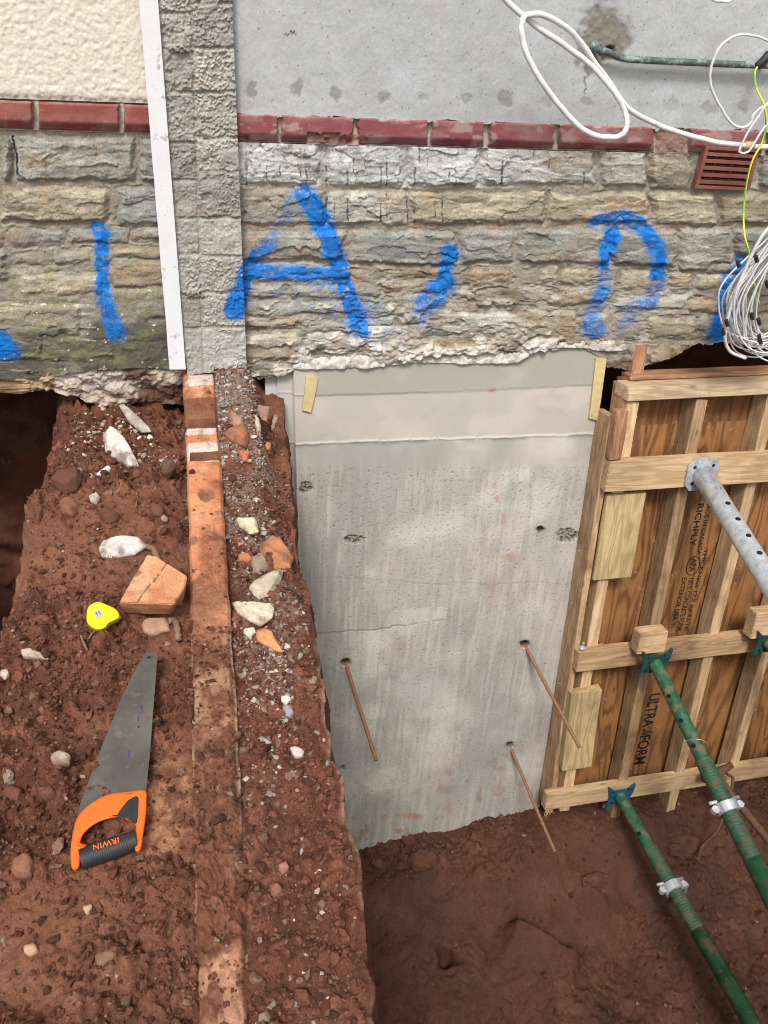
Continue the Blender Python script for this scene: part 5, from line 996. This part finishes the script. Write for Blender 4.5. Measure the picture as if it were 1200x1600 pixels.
LUMPS=[
('stone',[(161,680),(170,670),(190,680),(205,703),(219,728),(200,727),(183,715),(165,706)],'tall pointed white-faced stone standing in the soil near the left foundation','stone',(.62,.58,.53),.07,(.38,.30,.24)),
('stone',[(154,857),(160,845),(190,838),(222,845),(231,854),(212,866),(180,872),(158,870)],'flat off-white stone lying above the broken orange brick','stone',(.56,.53,.49),.035,(.34,.3,.27)),
('stone',[(220,975),(230,967),(262,968),(266,985),(240,993),(224,988)],'small brown stone just below the broken orange brick','stone',(.36,.22,.15),.02,None),
('stone',[(386,925),(395,910),(430,892),(445,890),(440,905),(425,935),(400,942)],'grey-tan elongated stone right of the brick edging, above the cream stone','stone',(.45,.38,.29),.035,(.3,.26,.2)),
('stone',[(360,940),(400,942),(429,945),(427,965),(408,978),(390,970),(370,958)],'smooth cream wedge-shaped stone right of the brick edging','stone',(.56,.47,.36),.028,(.42,.33,.24)),
('brick_fragment',[(400,985),(412,980),(425,985),(430,1000),(444,1022),(425,1015),(400,1000)],'thin bright orange brick shard below the cream stone','brick fragment',(.58,.25,.11),.014,None),
('brick_fragment',[(350,678),(370,673),(385,663),(390,688),(385,698),(362,689)],'red-brown broken brick corner lying on gravel near the wall','brick fragment',(.32,.13,.07),.05,(.2,.11,.07)),
('brick_fragment',[(355,642),(366,645),(381,665),(376,676),(364,668)],'rust-brown upright tile piece behind the broken brick corner','brick fragment',(.34,.19,.12),.04,None),
('brick_fragment',[(395,632),(423,636),(417,659),(402,653)],'flat reddish tile fragment nearest the concrete, on the gravel heap','brick fragment',(.34,.2,.15),.018,None),
('brick_fragment',[(371,706),(393,707),(387,720),(377,719)],'small red brick lump at the foot of the gravel heap','brick fragment',(.48,.13,.07),.02,None),
('brick_fragment',[(410,692),(424,693),(423,702),(412,702)],'small round orange-brown brick lump near the dark bank','brick fragment',(.42,.17,.07),.018,None),
('stone',[(395,652),(401,650),(408,668),(408,687),(401,677)],'thin pale sliver of stone standing in the gravel heap','stone',(.5,.42,.33),.03,None),
('stone',[(431,648),(436,650),(430,668),(423,674),(425,660)],'thin tan sliver of stone leaning in the gravel heap','stone',(.4,.3,.22),.025,None),
('mortar_lump',[(369,809),(400,808),(405,832),(390,834),(372,822)],'pale yellow lump of mortar in the gravel beside the brick edging','mortar lump',(.60,.55,.38),.02,(.4,.35,.25)),
('brick_fragment',[(402,857),(425,840),(442,850),(459,870),(455,887),(428,890),(410,872)],'biggest orange-brown broken brick, on the gravel at the ledge edge','brick fragment',(.40,.17,.08),.05,(.2,.1,.06)),
('brick_fragment',[(367,843),(380,839),(396,845),(401,855),(384,860),(370,856)],'orange brick chip touching the brick edging','brick fragment',(.46,.21,.12),.022,None),
('brick_fragment',[(371,868),(390,865),(395,874),(382,880),(371,877)],'small red brick chip below the orange chip','brick fragment',(.42,.15,.08),.018,None),
('stone',[(385,880),(410,868),(424,884),(404,902),(388,896)],'brown-grey stone lying against the grey-tan elongated stone','stone',(.27,.2,.15),.035,None),
('stone',[(380,983),(398,980),(402,990),(392,1000),(380,992)],'small cream pebble beside the orange shard','stone',(.60,.53,.44),.014,None),
('stone',[(438,1088),(452,1087),(457,1096),(446,1103),(438,1098)],'white-speckled pebble near the ledge edge','stone',(.62,.55,.48),.012,None),
('stone',[(451,1170),(462,1167),(476,1174),(474,1184),(458,1183)],'pinkish-white pebble in the right soil strip','stone',(.52,.44,.43),.016,None),
('stone',[(441,1104),(452,1103),(461,1114),(457,1122),(446,1120)],'purple-grey pebble in the right soil strip','stone',(.28,.24,.26),.016,None),
('stone',[(409,1156),(420,1154),(426,1162),(416,1168)],'small grey pebble beside the brick edging','stone',(.34,.3,.3),.013,None),
('stone',[(78,1180),(95,1173),(112,1180),(110,1194),(88,1196),(79,1190)],'grey mud-covered stone left of the saw blade','stone',(.33,.26,.2),.018,(.2,.12,.08)),
('stone',[(30,1016),(45,1013),(72,1022),(80,1029),(55,1030),(35,1026)],'flat pale stone at the left edge of the soil','stone',(.42,.34,.28),.014,(.2,.12,.08)),
('stone',[(0,1048),(12,1044),(16,1053),(8,1062),(0,1060)],'cream pebble cut off by the left edge','stone',(.5,.42,.35),.014,None),
('stone',[(143,608),(165,604),(205,606),(216,612),(180,628),(158,627)],'flat brown slab jutting out under the left wall footing','stone',(.40,.31,.22),.035,(.25,.18,.13)),
('stone',[(185,633),(194,631),(208,650),(228,666),(238,675),(222,677),(204,662)],'long narrow pale stone lying below the jutting slab','stone',(.46,.42,.37),.025,(.3,.24,.2)),
('slate_shard',[(148,742),(170,727),(175,734),(156,742)],'small bright white shard stuck in the soil','shard',(.75,.74,.72),.01,None),
('stone',[(138,775),(152,770),(158,778),(150,787),(140,784)],'round speckled pale pebble beside the white shard','stone',(.45,.38,.31),.018,None),
('soil_clod',[(92,790),(100,782),(118,784),(125,797),(112,806),(97,803)],'red-brown clod beside the left trench edge','soil clod',(.20,.085,.05),.04,(.13,.05,.03)),
('soil_clod',[(20,1345),(42,1335),(57,1348),(50,1370),(28,1373),(17,1360)],'big red clod near the lower left','soil clod',(.20,.09,.055),.03,(.14,.06,.04)),
('stone',[(36,1478),(55,1474),(62,1487),(48,1497),(38,1490)],'tan pebble near the bottom left','stone',(.42,.27,.17),.014,None),
('stone',[(148,1490),(170,1484),(190,1490),(186,1515),(160,1520),(148,1505)],'flat grey-brown stone at the bottom of the soil ledge','stone',(.21,.125,.08),.012,None),
('stone',[(128,1417),(145,1413),(146,1425),(134,1430)],'pale tan pebble below the saw handle','stone',(.46,.33,.22),.012,None),
('stone',[(436,1350),(448,1346),(454,1358),(444,1365),(436,1362)],'purple-red pebble in the lower right soil strip','stone',(.27,.13,.1),.02,None),
('stone',[(420,1385),(432,1379),(443,1388),(438,1401),(424,1400)],'dull red stone in the lower right soil strip','stone',(.25,.11,.08),.02,None),
]
for (x,y,rx,ry,h_,lab) in ((108,752,27,20,.045,'large smooth clod right at the dark trench edge, left of the white shard'),(170,806,24,12,.03,'broad clod between the speckled pebble and the brick edging'),(262,730,13,12,.035,'dark grey-brown clod beside the brick edging, right of the pointed stone'),(60,800,12,14,.03,'small clod on the very rim of the left trench'),(245,800,13,9,.03,'clod above the broken orange brick'),(118,950,16,18,.03,'wedge-shaped clod left of the tape measure'),(70,1240,20,11,.025,'flattened clod left of the saw handle'),(20,1245,20,16,.03,'dark clod at the left edge, level with the saw handle')):
    LUMPS.append(('soil_clod',blob(x,y,rx,ry,x),lab,'soil clod',(.12,.05,.03) if h_!=.035 else (.11,.065,.045),h_,(.07,.03,.02)))
for k,(nm,pts,lab,cat,c,h,c2) in enumerate(LUMPS):
    zb=None
    if 'jutting out' in lab: zb=-.13
    lump(nm,pts,lab,cat,c,h*1.0,zb=zb,c2=c2,seed=k+3,rough=.0022 if h<.02 else .0035)
for k,(x,y,rx,ry,h_,lab) in enumerate(((660,1345,30,18,.07,'big mud lump on the pit floor below the middle of the concrete'),(715,1352,24,14,.05,'flat stone-like mud lump beside the lowest rusty bar'),(590,1352,18,10,.05,'small mud lump at the left foot of the concrete'),(640,1312,16,8,.04,'mud lump stuck against the foot of the concrete'),(1075,1322,45,20,.05,'broad flat mud slab between the two green props'),(930,1375,26,14,.05,'mud lump left of the shorter green prop'))):
    g=G(x,y,-2.5); pts=blob(x,y,rx,ry,k+50); lump('soil_clod',pts,lab,'soil clod',(.095,.04,.025),h_,zb=PZ(float(g[0]),float(g[1])),c2=(.06,.025,.016),seed=k+70,rough=.012)
# half brick
def halfbrick():
    top=[(185,942),(230,866),(243,868),(293,900),(288,918),(272,944)]; z=.055
    P=[G(x,y,z) for x,y in top]; B=[G(x,y,-.01) for x,y in [(189,958),(232,892),(246,895),(290,925),(285,940),(264,961)]]
    bm=bmesh.new(); vt=[bm.verts.new(p) for p in P]; vb=[bm.verts.new(p) for p in B]; n=len(P)
    bm.faces.new(vt); bm.faces.new(vb[::-1])
    for k in range(n): bm.faces.new((vt[k],vb[k],vb[(k+1)%n],vt[(k+1)%n]))
    bmesh.ops.recalc_face_normals(bm,faces=bm.faces); bmesh.ops.bevel(bm,geom=list(bm.edges),offset=.003,segments=2,affect='EDGES')
    bmesh.ops.triangulate(bm,faces=bm.faces)
    for _ in range(6): bmesh.ops.subdivide_edges(bm,edges=[e for e in bm.edges if e.calc_length()>.005],cuts=1); bmesh.ops.triangulate(bm,faces=bm.faces)
    bm.normal_update(); V=np.array([v.co for v in bm.verts]);Nn=np.array([v.normal for v in bm.verts]); s=V[:,2]*1.3
    V=V+Nn*(fbm(V[:,0]*50+s*30,V[:,1]*50+s*20,3,4)*.0016)[:,None]
    px,py=proj(V[:,0],V[:,1],V[:,2]); c=np.zeros((len(V),3)); c[:]=(.52,.24,.12); c=cmix(c,(.56,.32,.19),ss(-.1,.5,fbm(V[:,0]*22,V[:,1]*22,4,4))); c=cmix(c,(.38,.12,.06),ss(.1,.5,fbm(V[:,0]*30,V[:,1]*30,5,4))*.5)
    c=cmix(c,(.28,.14,.09),ss(.035,.02,V[:,2])*.6); c=cmix(c,(.17,.08,.05),ss(.2,.5,fbm(V[:,0]*26+s*20,V[:,1]*26,6,4)+ss(.045,.0,V[:,2])*.2)*.7)
    x0,y0,x1,y1=262,878,222,930; d_=np.abs((px-x0)*(y1-y0)-(py-y0)*(x1-x0))/math.hypot(x1-x0,y1-y0)+fbm(px/5,py/5,7,2)*1.; ck=(1-ss(.5,1.3,np.abs(d_)))*(V[:,2]>.045); V[:,2]-=ck*.003; c=cmix(c,(.12,.05,.03),ck*.8)
    for v,q in zip(bm.verts,V): v.co=q
    me=bpy.data.meshes.new('broken_brick'); bm.to_mesh(me); bm.free(); cc=np.ones((len(V),4),np.float32); cc[:,:3]=c; a=me.color_attributes.new('Col','FLOAT_COLOR','POINT'); a.data.foreach_set('color',cc.ravel())
    tag(link('broken_brick',me,M_brick,None,False),'large cracked orange brick lying beside the brick edging, above the tape measure','brick')
halfbrick()
def gtube(name,pts,r,mat,label,cat,seg=7):
    P=cr([G(x,y,0) for x,y in pts],8); P=np.array([[p[0],p[1],LZ(p[0],p[1])+.008] for p in P]); k=np.ones(5)/5
    zz=np.convolve(np.pad(P[:,2],2,'edge'),k,'valid'); P[:,2]=zz+.003
    rr=np.array([r*(1+.15*math.sin(i*1.3)) for i in range(len(P))]); mb=MB(); mb.tube(P,rr,seg); tag(mb.build(name,mat,None,smooth=True),label,cat)
gtube('root',[(219,838),(232,843),(242,855),(256,876)],.0075,M_root,'thick brown root poking out behind the broken brick','root')
gtube('root',[(262,960),(272,958),(276,975),(278,990)],.008,M_root,'stubby brown root at the lower corner of the broken brick','root')
gtube('root',[(150,988),(140,1000),(130,1008),(138,1022)],.0025,M_root,'thin curled root below the tape measure','root')
gtube('root',[(212,763),(214,775),(211,786)],.0012,M_root,'thin straw in the soil under the pointed white stone','root')
gtube('root',[(448,900),(458,908),(472,914)],.0022,M_blk,'thin black twig near the ledge edge','twig')
# plastic film flap under the pier
mb=MB(); V=[];Q=[]
for i in range(9):
    for j in range(5):
        x=338+i*5.2; y=569+j*(3+i*.55)+i*.9; V.append(WP(x,y,2.70-.02*math.sin(i*.7)+.006*math.sin(j*2+i)))
for i in range(8):
    for j in range(4): Q.append((i*5+j,i*5+j+1,i*5+6+j,i*5+5+j))
o=mb.add(V,Q).build('plastic_film',M_film,None,smooth=True); sm=o.modifiers.new('s','SOLIDIFY'); sm.thickness=.0015
tag(o,'torn grey plastic film hanging under the foot of the block pier','plastic film')
# ================================================================ GRAVEL, CLODS (uncountable)
ICO_V=None
def ico(sub):
    bm=bmesh.new(); bmesh.ops.create_icosphere(bm,subdivisions=sub,radius=1.); V=np.array([v.co[:] for v in bm.verts]); Fc=np.array([[v.index for v in f.verts] for f in bm.faces]); bm.free(); return V,Fc
def templates(sub,n,seed,sharp=.75):
    rg=np.random.default_rng(seed); V0,Fc=ico(sub); out=[]
    for k in range(n):
        V=V0.copy()
        for j in range(9):
            nn=rg.normal(size=3); nn/=np.linalg.norm(nn); dd=V@nn; lim=rg.uniform(.3,.68); V=V-np.clip(dd-lim,0,None)[:,None]*nn*sharp*1.2
        V*=rg.uniform([.75,.6,.45],[1.1,1.,.8]); out.append(V)
    return out,Fc
def scatter(name,pts,sizes,cols,mat,sub=1,seed=1,smooth=False,label=None,sink=.25):
    T,Fc=templates(sub,12,seed); rg=np.random.default_rng(seed); VV=[];FF=[];CC=[];n=0
    for p,s,c in zip(pts,sizes,cols):
        V=T[rg.integers(12)]; a,b,g=rg.uniform(0,6.28,3); ca,sa=math.cos(a),math.sin(a); cb,sb=math.cos(b*.15),math.sin(b*.15)
        R=np.array([[ca,-sa,0],[sa,ca,0],[0,0,1]])@np.array([[1,0,0],[0,cb,-sb],[0,sb,cb]]); W_=V@R.T*s+p+np.array([0,0,s*(.45-sink)])
        VV.append(W_);FF.append(Fc+n);n+=len(V);CC.append(np.repeat(np.array(c)[None],len(V),0))
    o=npmesh(name,np.concatenate(VV),np.concatenate(FF),mat,None,np.concatenate(CC),smooth); tag(o,label,None,kind='stuff'); return o
def fillz(n,sel,size,colf,seed):
    rg=np.random.default_rng(seed); P=[];Sz=[];C=[]
    tries=0
    while len(P)<n and tries<n*40:
        tries+=1; x=rg.uniform(-.62,.22); y=rg.uniform(.25,2.72); w_=sel(x,y)
        if rg.random()>w_: continue
        if x<XL(np.array(y))+.015 or x>XR(np.array(y))-.012: continue
        s=size(rg); on=float(bx_left(y))<x<float(bx_right(y)); P.append((x,y,EZ(x,y)-.002 if on else LZ(x,y))); Sz.append(s); C.append(colf(rg))
    return P,Sz,C
GC=[(.28,.24,.21),(.21,.18,.16),(.34,.28,.24),(.22,.13,.10),(.16,.14,.135),(.42,.36,.31),(.17,.08,.05),(.25,.20,.19)]
def gsel(x,y):
    if x>float(bx_right(y)): 
        m=float(fbm(np.array(x*12),np.array(y*8),38,3)); 
        heap=1. if y>2.15 else 0.
        return max(heap*.95*(x<.15),(.55 if 1.15<y<2.2 else (.12 if y>.9 else .035))*(1 if m>-.1 else .15)*(1. if x<.14 else .25))
    return 0
def gcol(rg):
    c=np.array(GC[rg.integers(8)]); return c*rg.uniform(.75,1.25)
P,Sz,C=fillz(3000,gsel,lambda r:float(np.clip(r.lognormal(-5.2,.42),.0026,.014)),gcol,5)
scatter('gravel',P,Sz,C,M_grav,1,3,label='grey gravel and stone chips right of the brick edging')
def psel(x,y):
    px,py=proj(np.array(x),np.array(y),np.array(0.)); w_=0.004
    for (a,b,r) in ((120,635,35),(225,650,28),(245,668,30),(110,705,14),(145,720,18),(215,690,16),(160,610,60)):
        if math.hypot(px-a,(py-b)*1.2)<r: w_=.9
    return w_ if x<float(bx_left(y)) else 0
P,Sz,C=fillz(420,psel,lambda r:float(np.clip(r.lognormal(-4.95,.5),.003,.018)),lambda r:np.array([(.46,.38,.31),(.34,.26,.21),(.55,.49,.43),(.22,.14,.1)][r.integers(4)])*r.uniform(.8,1.15),9)
scatter('gravel',P,Sz,C,M_grav,1,5,label='pale gravel spilling from the footing of the left wall')
def csel(x,y):
    if float(bx_left(y))-.003<x<float(bx_right(y)): return .03 if y>1.4 else .55
    k=float(fbm(np.array(x*4),np.array(y*4),31,3))
    return (.25 if k>.2 else 1.)*(1. if y<2.3 else .6)
def ccol(rg):
    t=rg.random()
    if t<.025: return np.array((.28,.2,.15))*rg.uniform(.7,1.4)
    if t<.12: return np.array((.18,.10,.068))*rg.uniform(.7,1.2)
    return np.array((.130,.051,.031))*rg.uniform(.5,1.55)
P,Sz,C=fillz(24000,csel,lambda r:float(np.clip(r.lognormal(-5.42,.55),.002,.022)),ccol,13)
scatter('soil_crumbs',P,Sz,C,M_soil,1,7,label='crumbs and small clods of red soil strewn over the ledge',sink=.3)
# crumbs on the pit floor
rg=np.random.default_rng(21); P=[];Sz=[];C=[]
for k in range(7000):
    x=rg.uniform(.35,3.0); y=rg.uniform(1.0,2.3) if rg.random()<.7 else 2.24-abs(rg.normal())*.1
    if float(fbm(np.array(x*2.2),np.array(y*2.2),9,3))>.05 and rg.random()<.7: continue
    P.append((x,y,PZ(x,y))); Sz.append(float(np.clip(rg.lognormal(-5.15,.6),.003,.035))); C.append(np.array((.085,.034,.021))*rg.uniform(.55,1.5) if rg.random()>.03 else np.array((.2,.14,.1)))
scatter('soil_crumbs',P,Sz,C,M_mud,1,9,label='mud crumbs on the pit floor',sink=.3)
def plump(name,pts,label,cat,c,h,z,seed): return lump(name,pts,label,cat,c,h,zb=z,seed=seed,rough=.006)
S.cycles.samples=128; S.cycles.filter_width=1.0
